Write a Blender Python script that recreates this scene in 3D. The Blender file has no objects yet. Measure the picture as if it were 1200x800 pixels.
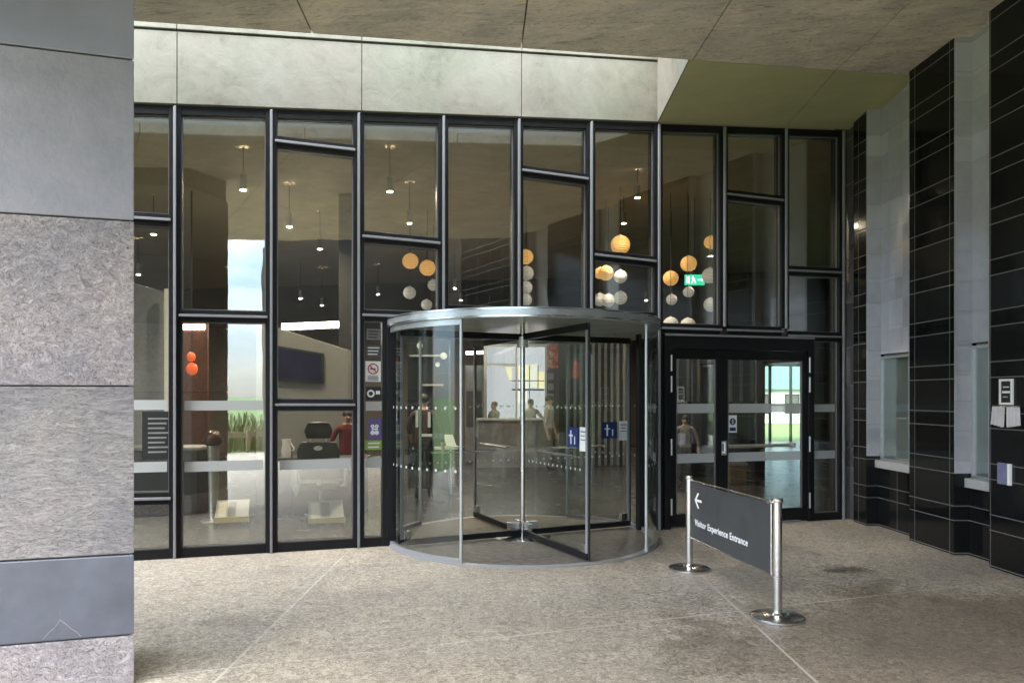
import bpy, bmesh, math, random
from mathutils import Vector, Matrix
random.seed(7)
R = math.radians
scn = bpy.context.scene
COL = scn.collection
PI = math.pi

# ------------------------------------------------------------------ helpers
class MB:
    """collects simple shapes and links them as ONE mesh object"""
    def __init__(self):
        self.v = []; self.f = []; self.mi = []; self.cur = 0
    def add(self, vs, fs):
        b = len(self.v)
        self.v += [tuple(p) for p in vs]
        for f in fs:
            self.f.append([b + i for i in f]); self.mi.append(self.cur)
        return self
    def box(self, a, b):
        x0, y0, z0 = [min(a[i], b[i]) for i in range(3)]
        x1, y1, z1 = [max(a[i], b[i]) for i in range(3)]
        return self.add([(x0,y0,z0),(x1,y0,z0),(x1,y1,z0),(x0,y1,z0),(x0,y0,z1),(x1,y0,z1),(x1,y1,z1),(x0,y1,z1)],
                 [(0,3,2,1),(4,5,6,7),(0,1,5,4),(1,2,6,5),(2,3,7,6),(3,0,4,7)])
    def prism(self, poly, y0, y1):
        """poly in the x-z plane, extruded along y"""
        n = len(poly)
        vs = [(x, y0, z) for x, z in poly] + [(x, y1, z) for x, z in poly]
        fs = [tuple(range(n)), tuple(range(2*n-1, n-1, -1))]
        fs += [(i, (i+1) % n, n + (i+1) % n, n + i) for i in range(n)]
        return self.add(vs, fs)
    def slab(self, poly, z0, z1):
        """poly in the x-y plane, extruded along z (z0, z1 numbers or functions)"""
        n = len(poly)
        fz0 = z0 if callable(z0) else (lambda x, y: z0)
        fz1 = z1 if callable(z1) else (lambda x, y: z1)
        vs = [(x, y, fz0(x, y)) for x, y in poly] + [(x, y, fz1(x, y)) for x, y in poly]
        fs = [tuple(range(n)), tuple(range(2*n-1, n-1, -1))]
        fs += [(i, (i+1) % n, n + (i+1) % n, n + i) for i in range(n)]
        return self.add(vs, fs)
    def tube(self, p0, p1, r0, r1=None, n=12):
        r1 = r0 if r1 is None else r1
        p0 = Vector(p0); p1 = Vector(p1); d = (p1 - p0).normalized()
        a = d.orthogonal().normalized(); b = d.cross(a)
        vs = []
        for p, r in ((p0, r0), (p1, r1)):
            for i in range(n):
                t = 2*PI*i/n
                vs.append(p + (a*math.cos(t) + b*math.sin(t))*r)
        fs = [(i, (i+1) % n, n+(i+1) % n, n+i) for i in range(n)]
        fs += [tuple(range(n-1, -1, -1)), tuple(range(n, 2*n))]
        return self.add(vs, fs)
    def lathe(self, prof, c=(0,0,0), n=24, a0=0.0, a1=2*PI):
        """prof: (r, z) pairs turned about a vertical axis through c"""
        full = abs(a1 - a0 - 2*PI) < 1e-6
        m = n if full else n + 1
        vs = []
        for r, z in prof:
            for i in range(m):
                t = a0 + (a1-a0)*i/n
                vs.append((c[0]+r*math.cos(t), c[1]+r*math.sin(t), c[2]+z))
        fs = []
        for k in range(len(prof)-1):
            for i in range(n):
                j = (i+1) % m
                fs.append((k*m+i, k*m+j, (k+1)*m+j, (k+1)*m+i))
        return self.add(vs, fs)
    def ring(self, r0, r1, z0, z1, a0=0.0, a1=2*PI, n=48, c=(0,0)):
        """a curved wall with real thickness"""
        full = abs(a1 - a0 - 2*PI) < 1e-6
        m = n if full else n+1
        vs = []
        for r, z in ((r0,z0),(r1,z0),(r1,z1),(r0,z1)):
            for i in range(m):
                t = a0 + (a1-a0)*i/n
                vs.append((c[0]+r*math.cos(t), c[1]+r*math.sin(t), z))
        fs = []
        for k in range(4):
            for i in range(n):
                j = (i+1) % m
                fs.append((k*m+i, k*m+j, ((k+1) % 4)*m+j, ((k+1) % 4)*m+i))
        if not full:
            fs.append((0, m, 2*m, 3*m)); fs.append((n, 3*m+n, 2*m+n, m+n))
        return self.add(vs, fs)
    def ball(self, c, r, n=16, sq=(1,1,1)):
        k = n//2
        vs = [(c[0], c[1], c[2]-r*sq[2])]
        for i in range(1, k):
            ph = -PI/2 + PI*i/k
            for j in range(n):
                t = 2*PI*j/n
                vs.append((c[0]+r*sq[0]*math.cos(ph)*math.cos(t), c[1]+r*sq[1]*math.cos(ph)*math.sin(t), c[2]+r*sq[2]*math.sin(ph)))
        vs.append((c[0], c[1], c[2]+r*sq[2]))
        fs = [(0, 1+(j+1) % n, 1+j) for j in range(n)]
        for i in range(k-2):
            for j in range(n):
                a = 1+i*n; jj = (j+1) % n
                fs.append((a+j, a+jj, a+n+jj, a+n+j))
        top = len(vs)-1; a = 1+(k-2)*n
        fs += [(a+j, a+(j+1) % n, top) for j in range(n)]
        return self.add(vs, fs)
    def build(self, name, mats, parent=None, smooth=None, bevel=0.0):
        me = bpy.data.meshes.new(name)
        bm = bmesh.new()
        bv = [bm.verts.new(p) for p in self.v]
        for f, mi in zip(self.f, self.mi):
            try:
                fc = bm.faces.new([bv[i] for i in f]); fc.material_index = mi
            except ValueError:
                pass
        bmesh.ops.recalc_face_normals(bm, faces=bm.faces[:])
        if bevel:
            es = [e for e in bm.edges if len(e.link_faces) == 2 and e.calc_face_angle(0) > R(40)]
            bmesh.ops.bevel(bm, geom=es, offset=bevel, segments=2, affect='EDGES', profile=0.6)
        bm.to_mesh(me); bm.free()
        for m in (mats if isinstance(mats, (list, tuple)) else [mats]):
            me.materials.append(m)
        if smooth is not None:
            for p in me.polygons: p.use_smooth = True
            me.set_sharp_from_angle(angle=R(smooth))
        o = bpy.data.objects.new(name, me)
        COL.objects.link(o)
        if parent: o.parent = parent
        return o

def empty(name, loc=(0,0,0), rz=0.0):
    o = bpy.data.objects.new(name, None)
    o.empty_display_size = 0.2
    COL.objects.link(o); o.location = loc; o.rotation_euler = (0, 0, rz)
    return o
def tag(o, label=None, cat=None, group=None, kind=None):
    if label: o['label'] = label
    if cat: o['category'] = cat
    if group: o['group'] = group
    if kind: o['kind'] = kind
    return o
def thing(name, label, cat, loc=(0,0,0), rz=0.0, group=None):
    return tag(empty(name, loc, rz), label, cat, group)
def dup(root, loc, label=None):
    def cp(o, par):
        c = o.copy(); COL.objects.link(c)
        if par: c.parent = par
        for ch in list(o.children): cp(ch, c)
        return c
    r = cp(root, None); r.location = loc
    if label: r['label'] = label
    return r

# ------------------------------------------------------------------ materials
class NT:
    def __init__(self, name):
        self.m = bpy.data.materials.new(name); self.m.use_nodes = True
        self.t = self.m.node_tree; self.n = self.t.nodes
        self.b = self.n['Principled BSDF']; self.out = self.n['Material Output']
    def new(self, typ, **kw):
        x = self.n.new(typ)
        for k, v in kw.items(): setattr(x, k, v)
        return x
    def link(self, a, b): self.t.links.new(a, b)
    def val(self, sock, v):
        if hasattr(v, 'is_output') or isinstance(v, bpy.types.NodeSocket): self.link(v, sock)
        else: sock.default_value = v
    def math(self, op, a, b=0.0, c=None, clamp=False):
        x = self.new('ShaderNodeMath', operation=op, use_clamp=clamp)
        self.val(x.inputs[0], a); self.val(x.inputs[1], b)
        if c is not None: self.val(x.inputs[2], c)
        return x.outputs[0]
    def coords(self, scale=(1,1,1), rot=(0,0,0)):
        tc = self.new('ShaderNodeTexCoord'); mp = self.new('ShaderNodeMapping')
        mp.inputs['Scale'].default_value = scale; mp.inputs['Rotation'].default_value = rot
        self.link(tc.outputs['Object'], mp.inputs['Vector'])
        return mp.outputs[0]
    def noise(self, vec, scale, detail=6, rough=0.6, dist=0.0):
        x = self.new('ShaderNodeTexNoise')
        self.link(vec, x.inputs['Vector'])
        x.inputs['Scale'].default_value = scale; x.inputs['Detail'].default_value = detail
        x.inputs['Roughness'].default_value = rough; x.inputs['Distortion'].default_value = dist
        return x.outputs['Fac']
    def ramp(self, fac, stops):
        x = self.new('ShaderNodeValToRGB')
        self.link(fac, x.inputs[0])
        e = x.color_ramp.elements
        while len(e) < len(stops): e.new(0.5)
        for i, (p, c) in enumerate(stops):
            e[i].position = p
            e[i].color = (c, c, c, 1) if isinstance(c, (int, float)) else (*c, 1)
        return x.outputs[0]
    def mix(self, fac, a, b, blend='MIX'):
        x = self.new('ShaderNodeMix', data_type='RGBA', blend_type=blend)
        self.val(x.inputs[0], fac)
        for s, v in ((x.inputs[6], a), (x.inputs[7], b)):
            if isinstance(v, tuple): s.default_value = (*v, 1)
            else: self.link(v, s)
        return x.outputs[2]
    def bump(self, h, strength=0.3, dist=0.01, normal=None):
        x = self.new('ShaderNodeBump')
        x.inputs['Strength'].default_value = strength; x.inputs['Distance'].default_value = dist
        self.link(h, x.inputs['Height'])
        if normal: self.link(normal, x.inputs['Normal'])
        return x.outputs[0]
    def base(self, color=None, rough=0.5, metal=0.0, normal=None, spec=None):
        if color is not None:
            if isinstance(color, tuple): self.b.inputs['Base Color'].default_value = (*color, 1)
            else: self.link(color, self.b.inputs['Base Color'])
        self.val(self.b.inputs['Roughness'], rough)
        self.b.inputs['Metallic'].default_value = metal
        if spec is not None: self.b.inputs['Specular IOR Level'].default_value = spec
        if normal: self.link(normal, self.b.inputs['Normal'])
        return self.m

def plain(name, color, rough=0.5, metal=0.0, var=0.15, scale=9.0, bump=0.0, bscale=60.0, spec=None):
    k = NT(name); v = k.coords()
    f = k.noise(v, scale, 5)
    dark = tuple(c*(1-var) for c in color); lite = tuple(min(1, c*(1+var)) for c in color)
    c = k.ramp(f, [(0.3, dark), (0.7, lite)])
    nm = k.bump(k.noise(v, bscale, 4), bump, 0.01) if bump else None
    rr = k.ramp(f, [(0.3, max(0.02, rough*0.85)), (0.7, min(1, rough*1.15))])
    return k.base(c, rr, metal, nm, spec)

def emit(name, color, strength):
    k = NT(name); e = k.new('ShaderNodeEmission')
    e.inputs[0].default_value = (*color, 1); e.inputs[1].default_value = strength
    k.link(e.outputs[0], k.out.inputs['Surface'])
    return k.m

def glassy(name, tint, ior=1.6, ripple=0.0):
    k = NT(name)
    tr = k.new('ShaderNodeBsdfTransparent'); tr.inputs[0].default_value = (*tint, 1)
    gl = k.new('ShaderNodeBsdfGlossy'); gl.inputs['Roughness'].default_value = 0.0
    gl.inputs['Color'].default_value = (0.95, 0.97, 0.97, 1)
    lw = k.new('ShaderNodeLayerWeight'); lw.inputs['Blend'].default_value = 0.5
    r0 = ((ior-1)/(ior+1))**2
    fac_ = k.math('ADD', k.math('MULTIPLY', k.math('POWER', lw.outputs['Facing'], 5.0), 1-r0), r0)
    if ripple:
        nm = k.bump(k.noise(k.coords(), 1.3, 2), ripple, 0.02)
        k.link(nm, gl.inputs['Normal'])
    mx = k.new('ShaderNodeMixShader')
    k.link(fac_, mx.inputs[0]); k.link(tr.outputs[0], mx.inputs[1]); k.link(gl.outputs[0], mx.inputs[2])
    k.link(mx.outputs[0], k.out.inputs['Surface'])
    return k.m

def frosted(name, color, alpha):
    k = NT(name)
    tr = k.new('ShaderNodeBsdfTransparent')
    df = k.new('ShaderNodeBsdfDiffuse'); df.inputs[0].default_value = (*color, 1)
    mx = k.new('ShaderNodeMixShader'); mx.inputs[0].default_value = alpha
    k.link(tr.outputs[0], mx.inputs[1]); k.link(df.outputs[0], mx.inputs[2])
    k.link(mx.outputs[0], k.out.inputs['Surface'])
    return k.m

def concrete(name, dark, lite, rough=0.75, streak=True, marks=0.5):
    k = NT(name); v = k.coords(); v2 = k.coords((1.0, 1.0, 0.16)) if streak else k.coords((0.5, 1, 1))
    big = k.noise(v, 0.9, 8, 0.65, 0.4)
    st = k.noise(v2, 3.2, 7, 0.65, 0.2)
    fine = k.noise(v, 55, 4)
    f = k.math('ADD', k.math('MULTIPLY', big, 0.55), k.math('MULTIPLY', st, 0.45))
    c = k.ramp(f, [(0.36, dark), (0.5, tuple((a+b)/2 for a, b in zip(dark, lite))), (0.64, lite)])
    pits = k.new('ShaderNodeTexVoronoi'); k.link(v, pits.inputs['Vector']); pits.inputs['Scale'].default_value = 7.5
    pm = k.ramp(pits.outputs['Distance'], [(0.02, 0.55), (0.06, 1.0)])
    c = k.mix(marks, c, pm, 'MULTIPLY')
    nm = k.bump(k.math('ADD', k.math('MULTIPLY', fine, 0.3), f), 0.35, 0.02)
    return k.base(c, rough, 0, nm)

def riven(name, dark, mid, lite, scale, stretch, bump, rough=0.7, dist=1.4):
    """split-faced stone: wavy ridges at a hand's scale with lighter crests"""
    k = NT(name); v = k.coords(); vs = k.coords(stretch)
    a = k.noise(vs, scale, 9, 0.68, dist)
    w = k.noise(vs, scale*3.1, 6, 0.7, dist*1.5)
    cloud = k.noise(v, 1.6, 6, 0.6, 0.3)
    h = k.math('ADD', k.math('MULTIPLY', a, 0.6), k.math('MULTIPLY', w, 0.4))
    ridge = k.math('SUBTRACT', 1.0, k.math('MULTIPLY', k.math('ABSOLUTE', k.math('SUBTRACT', w, 0.5)), 9.0), clamp=True)
    c = k.ramp(h, [(0.38, dark), (0.5, mid), (0.62, lite)])
    c = k.mix(k.math('MULTIPLY', ridge, 0.35), c, tuple(min(1, x*1.75) for x in lite))
    c = k.mix(0.75, c, k.ramp(cloud, [(0.35, (0.72, 0.72, 0.78)), (0.65, (1.15, 1.08, 1.02))]), 'MULTIPLY')
    nm = k.bump(k.math('ADD', h, k.math('MULTIPLY', ridge, 0.12)), bump, 0.03)
    return k.base(c, rough, 0, nm)

def tiles(name, dark, grout, rough, period, cuts, vper, voff, lw=0.006, var=0.3, spec=0.5, bump=0.5):
    """courses of tiles: horizontal joints at cuts inside each period of z, upright joints every vper along x"""
    k = NT(name)
    tc = k.new('ShaderNodeTexCoord'); sp = k.new('ShaderNodeSeparateXYZ')
    k.link(tc.outputs['Object'], sp.inputs[0])
    x, y, z = sp.outputs
    zm = k.math('MODULO', k.math('ADD', z, period*10), period)
    mask = None
    for c in cuts:
        d = k.math('ABSOLUTE', k.math('SUBTRACT', zm, c))
        m = k.math('LESS_THAN', d, lw)
        mask = m if mask is None else k.math('MAXIMUM', mask, m)
    course = k.math('FLOOR', k.math('DIVIDE', k.math('ADD', z, period*10), period))
    sh = k.math('MULTIPLY', k.math('MODULO', course, 2.0), vper*0.0)
    xm = k.math('MODULO', k.math('ADD', k.math('ADD', x, sh), vper*20 - voff), vper)
    dv = k.math('MINIMUM', xm, k.math('SUBTRACT', vper, xm))
    mask = k.math('MAXIMUM', mask, k.math('LESS_THAN', dv, lw*0.8))
    v = k.coords()
    cell = k.new('ShaderNodeTexWhiteNoise', noise_dimensions='2D')
    cmb = k.new('ShaderNodeCombineXYZ')
    k.link(k.math('FLOOR', k.math('DIVIDE', k.math('ADD', x, vper*20-voff), vper)), cmb.inputs[0])
    k.link(k.math('ADD', k.math('MULTIPLY', course, 3.0), k.math('GREATER_THAN', zm, cuts[-1])), cmb.inputs[1])
    k.link(cmb.outputs[0], cell.inputs['Vector'])
    tone = k.math('MULTIPLY', k.math('ADD', k.math('MULTIPLY', cell.outputs['Value'], 0.6), k.math('MULTIPLY', k.noise(v, 5, 6), 0.8)), 1.0)
    c = k.ramp(tone, [(0.3, tuple(a*(1-var) for a in dark)), (1.0, tuple(min(1, a*(1+var)) for a in dark))])
    c = k.mix(mask, c, grout)
    rr = k.math('ADD', k.math('MULTIPLY', mask, 0.5), k.math('ADD', k.math('MULTIPLY', cell.outputs['Value'], 0.14), k.math('ADD', rough*0.4, k.math('MULTIPLY', k.noise(v, 3, 5), rough*0.8))))
    h = k.math('SUBTRACT', k.math('MULTIPLY', k.noise(v, 2.5, 3), 0.25), k.math('MULTIPLY', mask, 0.3))
    nm = k.bump(h, bump, 0.01)
    return k.base(c, rr, 0, nm, spec)

M = {}
M['frame'] = plain('black_anodised_frame', (0.010, 0.010, 0.011), 0.45, 0.0, 0.2, spec=0.2)
M['cap'] = plain('grey_cover_cap', (0.22, 0.22, 0.23), 0.38, 0.0, 0.05, 3)
M['glass'] = glassy('tinted_glass', (0.93, 0.925, 0.87), 2.5, 0.05)
M['clear'] = glassy('clear_glass', (0.93, 0.95, 0.94), 1.5)
M['frost'] = frosted('frosted_film', (0.52, 0.54, 0.54), 0.62)
M['dots'] = frosted('white_film_dots', (0.75, 0.75, 0.75), 0.6)
M['steel'] = plain('brushed_steel', (0.62, 0.61, 0.60), 0.24, 1.0, 0.08, 20)
M['alu'] = plain('satin_aluminium', (0.50, 0.51, 0.51), 0.38, 0.75, 0.08)
M['white'] = plain('white_paint', (0.78, 0.78, 0.77), 0.5, 0, 0.05)
M['black'] = plain('black_plastic', (0.015, 0.015, 0.016), 0.4)
M['darkgrey'] = plain('dark_grey_panel', (0.06, 0.06, 0.063), 0.5)
M['midgrey'] = plain('mid_grey_panel', (0.20, 0.20, 0.20), 0.6)
M['soffit'] = riven('board_marked_concrete', (0.33, 0.30, 0.235), (0.47, 0.43, 0.34), (0.60, 0.55, 0.44), 4.0, (0.45, 1.6, 1), 0.55, 0.8, 1.0)
M['soffit_green_lit'] = concrete('green_lit_concrete', (0.33, 0.335, 0.175), (0.43, 0.42, 0.22), 0.7, False, 0.25)  # green light bounced off the grass is painted into the concrete colour
def weathered(name):
    k = NT(name); v = k.coords(); a = k.noise(v, 1.1, 8, 0.66, 0.7); b = k.noise(v, 4.5, 8, 0.7, 0.8); g_ = k.noise(v, 0.6, 4, 0.5, 0.3)
    c = k.ramp(k.math('ADD', k.math('MULTIPLY', a, 0.6), k.math('MULTIPLY', b, 0.4)), [(0.36, (0.115, 0.107, 0.082)), (0.47, (0.178, 0.168, 0.136)), (0.6, (0.215, 0.205, 0.175))])
    c = k.mix(0.8, c, k.ramp(g_, [(0.38, (0.91, 0.98, 0.86)), (0.6, (1.05, 1.0, 0.97))]), 'MULTIPLY')
    sp_ = k.new('ShaderNodeTexVoronoi'); k.link(v, sp_.inputs['Vector']); sp_.inputs['Scale'].default_value = 5.5
    c = k.mix(0.5, c, k.ramp(sp_.outputs['Distance'], [(0.02, 0.5), (0.07, 1.0)]), 'MULTIPLY')
    return k.base(c, 0.75, 0, k.bump(k.math('ADD', b, k.math('MULTIPLY', k.noise(v, 40, 4), 0.3)), 0.4, 0.015))
M['band'] = weathered('pale_cast_concrete')
M['bandjoint'] = plain('grey_brown_joint', (0.10, 0.098, 0.085), 0.9)  # own grey brown colour of the backing in the band joints
M['fascia'] = concrete('white_cast_concrete', (0.55, 0.56, 0.52), (0.68, 0.69, 0.64), 0.7, True, 0.3)
M['joint'] = plain('dark_joint', (0.05, 0.048, 0.045), 0.9)

# ------------------------------------------------------------------ measured frame of the place
EYE, F, HOR = 1.65, 867.0, 464.0
def at(x, y, d):                       # a spot of the photograph at depth d metres -> world
    return Vector(((x-600)/F*d, d, EYE + (HOR-y)/F*d))
TH = R(16.97)
T = Vector((math.cos(TH), math.sin(TH))); N = Vector((-math.sin(TH), math.cos(TH)))   # along / into the facade
O = Vector((-3.781, 7.451))
def hp(x): return 192 - 0.0585*(x-160)
def fs(x):                             # facade run (m) under photo column x
    P = Vector((EYE*(x-600)/hp(x), EYE*F/hp(x))) - O
    return P.dot(T)
def fz(x, y): return EYE + (HOR-y)/hp(x)*EYE
def ftop(s): return 4.572 + 0.0745*s
def fw(s, v, z=0.0):
    p = O + T*s + N*v
    return Vector((p.x, p.y, z))
def local(P):                          # world -> facade frame
    d = Vector((P[0], P[1])) - O
    return d.dot(T), d.dot(N), P[2]

# ------------------------------------------------------------------ camera, light
cam = bpy.data.cameras.new('camera'); co = bpy.data.objects.new('camera', cam); COL.objects.link(co)
co.location = (0, 0, EYE); co.rotation_euler = (R(90), 0, 0)
cam.sensor_width = 36; cam.lens = 36*F/1200; cam.shift_y = 64/1200
cam.clip_start = 0.05; cam.clip_end = 3000
scn.camera = co
w = bpy.data.worlds.new('World'); scn.world = w; w.use_nodes = True
SUN_EL, SUN_AZ = R(56), R(-150)        # azimuth measured clockwise from +Y
sky = w.node_tree.nodes.new('ShaderNodeTexSky'); sky.sky_type = 'NISHITA'; sky.sun_disc = False
sky.sun_elevation = SUN_EL; sky.sun_rotation = SUN_AZ; sky.air_density = 1.0; sky.dust_density = 0.6; sky.ozone_density = 1.5
bg = w.node_tree.nodes['Background']; bg.inputs[1].default_value = 0.15
wn = w.node_tree.nodes; wl_ = w.node_tree.links
tcw = wn.new('ShaderNodeTexCoord'); sxw = wn.new('ShaderNodeSeparateXYZ'); wl_.new(tcw.outputs['Generated'], sxw.inputs[0])
mpw = wn.new('ShaderNodeMapping'); mpw.inputs['Scale'].default_value = (1, 1, 3.2); wl_.new(tcw.outputs['Generated'], mpw.inputs[0])
nzw = wn.new('ShaderNodeTexNoise'); nzw.inputs['Scale'].default_value = 2.6; nzw.inputs['Detail'].default_value = 8; nzw.inputs['Roughness'].default_value = 0.6; nzw.inputs['Distortion'].default_value = 0.6
wl_.new(mpw.outputs[0], nzw.inputs['Vector'])
crw = wn.new('ShaderNodeValToRGB'); wl_.new(nzw.outputs['Fac'], crw.inputs[0])
crw.color_ramp.elements[0].position = 0.44; crw.color_ramp.elements[0].color = (0.33, 0.53, 0.78, 1)
crw.color_ramp.elements[1].position = 0.70; crw.color_ramp.elements[1].color = (1, 1, 1, 1)
elw = wn.new('ShaderNodeMapRange'); wl_.new(sxw.outputs[2], elw.inputs[0])
elw.inputs[1].default_value = 0.0; elw.inputs[2].default_value = 0.9; elw.inputs[3].default_value = 1.15; elw.inputs[4].default_value = 9.5
cmw = wn.new('ShaderNodeMix'); cmw.data_type = 'RGBA'; cmw.blend_type = 'MULTIPLY'; cmw.inputs[0].default_value = 1.0
wl_.new(crw.outputs[0], cmw.inputs[6]); wl_.new(elw.outputs[0], cmw.inputs[7])
mxw = wn.new('ShaderNodeMix'); mxw.data_type = 'RGBA'; mxw.inputs[0].default_value = 0.88          # broken cloud in front of the clear sky
wl_.new(sky.outputs[0], mxw.inputs[6]); wl_.new(cmw.outputs[2], mxw.inputs[7])
wl_.new(mxw.outputs[2], bg.inputs[0])
sl = bpy.data.lights.new('sun', 'SUN'); sl.energy = 2.0; sl.angle = R(75); sl.color = (1, 0.95, 0.87)
so = bpy.data.objects.new('sun', sl); COL.objects.link(so)
dv = Vector((math.sin(SUN_AZ)*math.cos(SUN_EL), math.cos(SUN_AZ)*math.cos(SUN_EL), math.sin(SUN_EL)))
so.rotation_euler = dv.to_track_quat('Z', 'Y').to_euler()
vs = scn.view_settings
vs.view_transform = 'Standard'; vs.look = 'None'; vs.exposure = 3.42; vs.gamma = 1; vs.use_curve_mapping = False
scn.render.engine = 'CYCLES'
cy = scn.cycles
cy.use_denoising = True
cy.max_bounces = 10; cy.transparent_max_bounces = 40; cy.diffuse_bounces = 5; cy.glossy_bounces = 6
cy.sample_clamp_indirect = 6.0; cy.caustics_reflective = False; cy.caustics_refractive = False
cy.blur_glossy = 0.5

# ------------------------------------------------------------------ ground
def mat_paving():
    k = NT('stamped_concrete_paving'); v = k.coords()
    tc = k.new('ShaderNodeTexCoord'); sp = k.new('ShaderNodeSeparateXYZ'); k.link(tc.outputs['Object'], sp.inputs[0])
    x, y, z = sp.outputs
    d1 = k.math('SUBTRACT', y, k.math('ADD', k.math('MULTIPLY', x, 0.345), 5.09))      # cross joints
    m1 = k.math('MODULO', k.math('ADD', d1, 36.75), 3.65)
    m1 = k.math('ABSOLUTE', k.math('SUBTRACT', m1, 0.25))
    d2 = k.math('ADD', k.math('ADD', x, 1.69), k.math('MULTIPLY', y, 0.007))
    m2 = k.math('ABSOLUTE', k.math('SUBTRACT', k.math('MODULO', k.math('ADD', d2, 35.3), 3.48), 0.5))
    wob = k.math('MULTIPLY', k.math('SUBTRACT', k.noise(v, 30, 4), 0.5), 0.008)
    j = k.math('LESS_THAN', k.math('ADD', k.math('MINIMUM', m1, m2), wob), 0.009)
    a = k.noise(v, 15, 9, 0.7, 2.0)
    b = k.noise(v, 52, 7, 0.72, 2.4)
    cloud = k.noise(v, 0.75, 7, 0.62, 0.6)
    h = k.math('ADD', k.math('MULTIPLY', a, 0.45), k.math('MULTIPLY', b, 0.55))
    c = k.ramp(h, [(0.38, (0.072, 0.062, 0.052)), (0.48, (0.245, 0.219, 0.187)), (0.57, (0.50, 0.457, 0.395))])
    c = k.mix(0.85, c, k.ramp(cloud, [(0.33, (0.84, 0.81, 0.80)), (0.5, (0.98, 0.96, 0.94)), (0.68, (1.1, 1.08, 1.03))]), 'MULTIPLY')
    slab_ = k.new('ShaderNodeTexWhiteNoise', noise_dimensions='2D'); cb_ = k.new('ShaderNodeCombineXYZ')
    k.link(k.math('FLOOR', k.math('DIVIDE', k.math('ADD', d1, 36.5), 3.65)), cb_.inputs[0]); k.link(k.math('FLOOR', k.math('DIVIDE', k.math('ADD', d2, 34.8), 3.48)), cb_.inputs[1])
    k.link(cb_.outputs[0], slab_.inputs['Vector'])
    c = k.mix(1.0, c, k.ramp(slab_.outputs['Value'], [(0.0, (0.86, 0.84, 0.82)), (1.0, (1.06, 1.04, 1.0))]), 'MULTIPLY')
    # broad damp patch on the right of the forecourt
    dm = k.math('SQRT', k.math('ADD', k.math('POWER', k.math('MULTIPLY', k.math('SUBTRACT', x, 3.4), 0.42), 2.0), k.math('POWER', k.math('MULTIPLY', k.math('SUBTRACT', y, 4.6), 0.55), 2.0)))
    dm = k.math('ADD', dm, k.math('MULTIPLY', k.math('SUBTRACT', k.noise(v, 1.3, 7, 0.65, 0.8), 0.5), 1.5))
    damp = k.ramp(dm, [(0.75, 1.0), (1.15, 0.0)])
    c = k.mix(k.math('MULTIPLY', damp, 0.85), c, k.mix(1.0, c, (0.54, 0.50, 0.47), 'MULTIPLY'))
    st = k.noise(v, 1.7, 5, 0.55, 0.5)
    c = k.mix(0.45, c, k.ramp(st, [(0.27, (0.38, 0.36, 0.36)), (0.36, (1, 1, 1))]), 'MULTIPLY')
    # two old dark spills
    for px, py, sz in ((3.22, 7.05, 0.22), (3.05, 7.0, 0.12)):
        dd = k.math('SQRT', k.math('ADD', k.math('POWER', k.math('MULTIPLY', k.math('SUBTRACT', x, px), 0.8), 2.0), k.math('POWER', k.math('SUBTRACT', y, py), 2.0)))
        dd = k.math('ADD', dd, k.math('MULTIPLY', k.math('SUBTRACT', a, 0.5), 0.25))
        mk = k.ramp(dd, [(sz*0.35, 0.33), (sz, 1.0)])
        c = k.mix(0.9, c, mk, 'MULTIPLY')
    c = k.mix(k.math('MULTIPLY', j, k.ramp(k.noise(v, 0.9, 4), [(0.38, 0.22), (0.6, 0.72)])), c, (0.50, 0.46, 0.41))
    nm = k.bump(k.math('SUBTRACT', h, k.math('MULTIPLY', j, 0.2)), 1.0, 0.014)
    rr = k.math('SUBTRACT', k.ramp(cloud, [(0.3, 0.45), (0.7, 0.65)]), k.math('MULTIPLY', damp, 0.15))
    return k.base(c, rr, 0, nm)
M['paving'] = mat_paving()
M['lawn'] = riven('lawn_grass', (0.03, 0.06, 0.012), (0.06, 0.11, 0.02), (0.10, 0.15, 0.035), 6, (1,1,1), 0.5, 0.9)
M['floor'] = plain('grey_interior_floor', (0.045, 0.046, 0.048), 0.25, 0, 0.2, 3)

lawn = MB().slab([(600*math.cos(2*PI*i/48), 600*math.sin(2*PI*i/48)) for i in range(48)], -0.5, -0.03).build('lawn', M['lawn']); tag(lawn, kind='structure')
p = []
for s, v in ((-5.5, 0.03), (9.3, 0.03)):
    q = fw(s, v); p.append((q.x, q.y))
pav = MB().slab([p[0], p[1], (6.2, -6.5), (-9.5, -6.5)], -0.2, 0.0).build('pavement', M['paving']); tag(pav, kind='structure')

# ------------------------------------------------------------------ glass facade
fac = thing('glass_facade', 'tall dark framed glass facade with slanting transoms under the pale concrete band', 'facade', (O.x, O.y, 0), TH)
MW, CW = 0.115, 0.026
def mullion(s, z0, z1=None, w=MW):
    h = w/2
    za = ftop(s-h) if z1 is None else z1; zb = ftop(s+h) if z1 is None else z1
    o = MB().prism([(s-h, z0), (s+h, z0), (s+h, zb), (s-h, za)], -0.03, 0.14).build('mullion', M['frame'], fac, bevel=0.004)
    c = CW/2
    MB().prism([(s-c, z0+0.003), (s+c, z0+0.003), (s+c, zb-0.01), (s-c, za-0.01)], -0.062, -0.0302).build('cover_cap', M['cap'], o, bevel=0.004)
def transom(s0, s1, z0, z1, hgt=0.12, cap=True):
    g = hgt/2; a, b = s0+MW/2+0.001, s1-MW/2-0.001
    o = MB().prism([(a, z0-g), (b, z1-g), (b, z1+g), (a, z0+g)], -0.028, 0.138).build('transom', M['frame'], fac, bevel=0.004)
    if cap:
        c = 0.013
        MB().prism([(a-0.02, z0-c), (b+0.02, z1-c), (b+0.02, z1+c), (a-0.02, z0+c)], -0.057, -0.0282).build('cover_cap', M['cap'], o, bevel=0.003)
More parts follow.
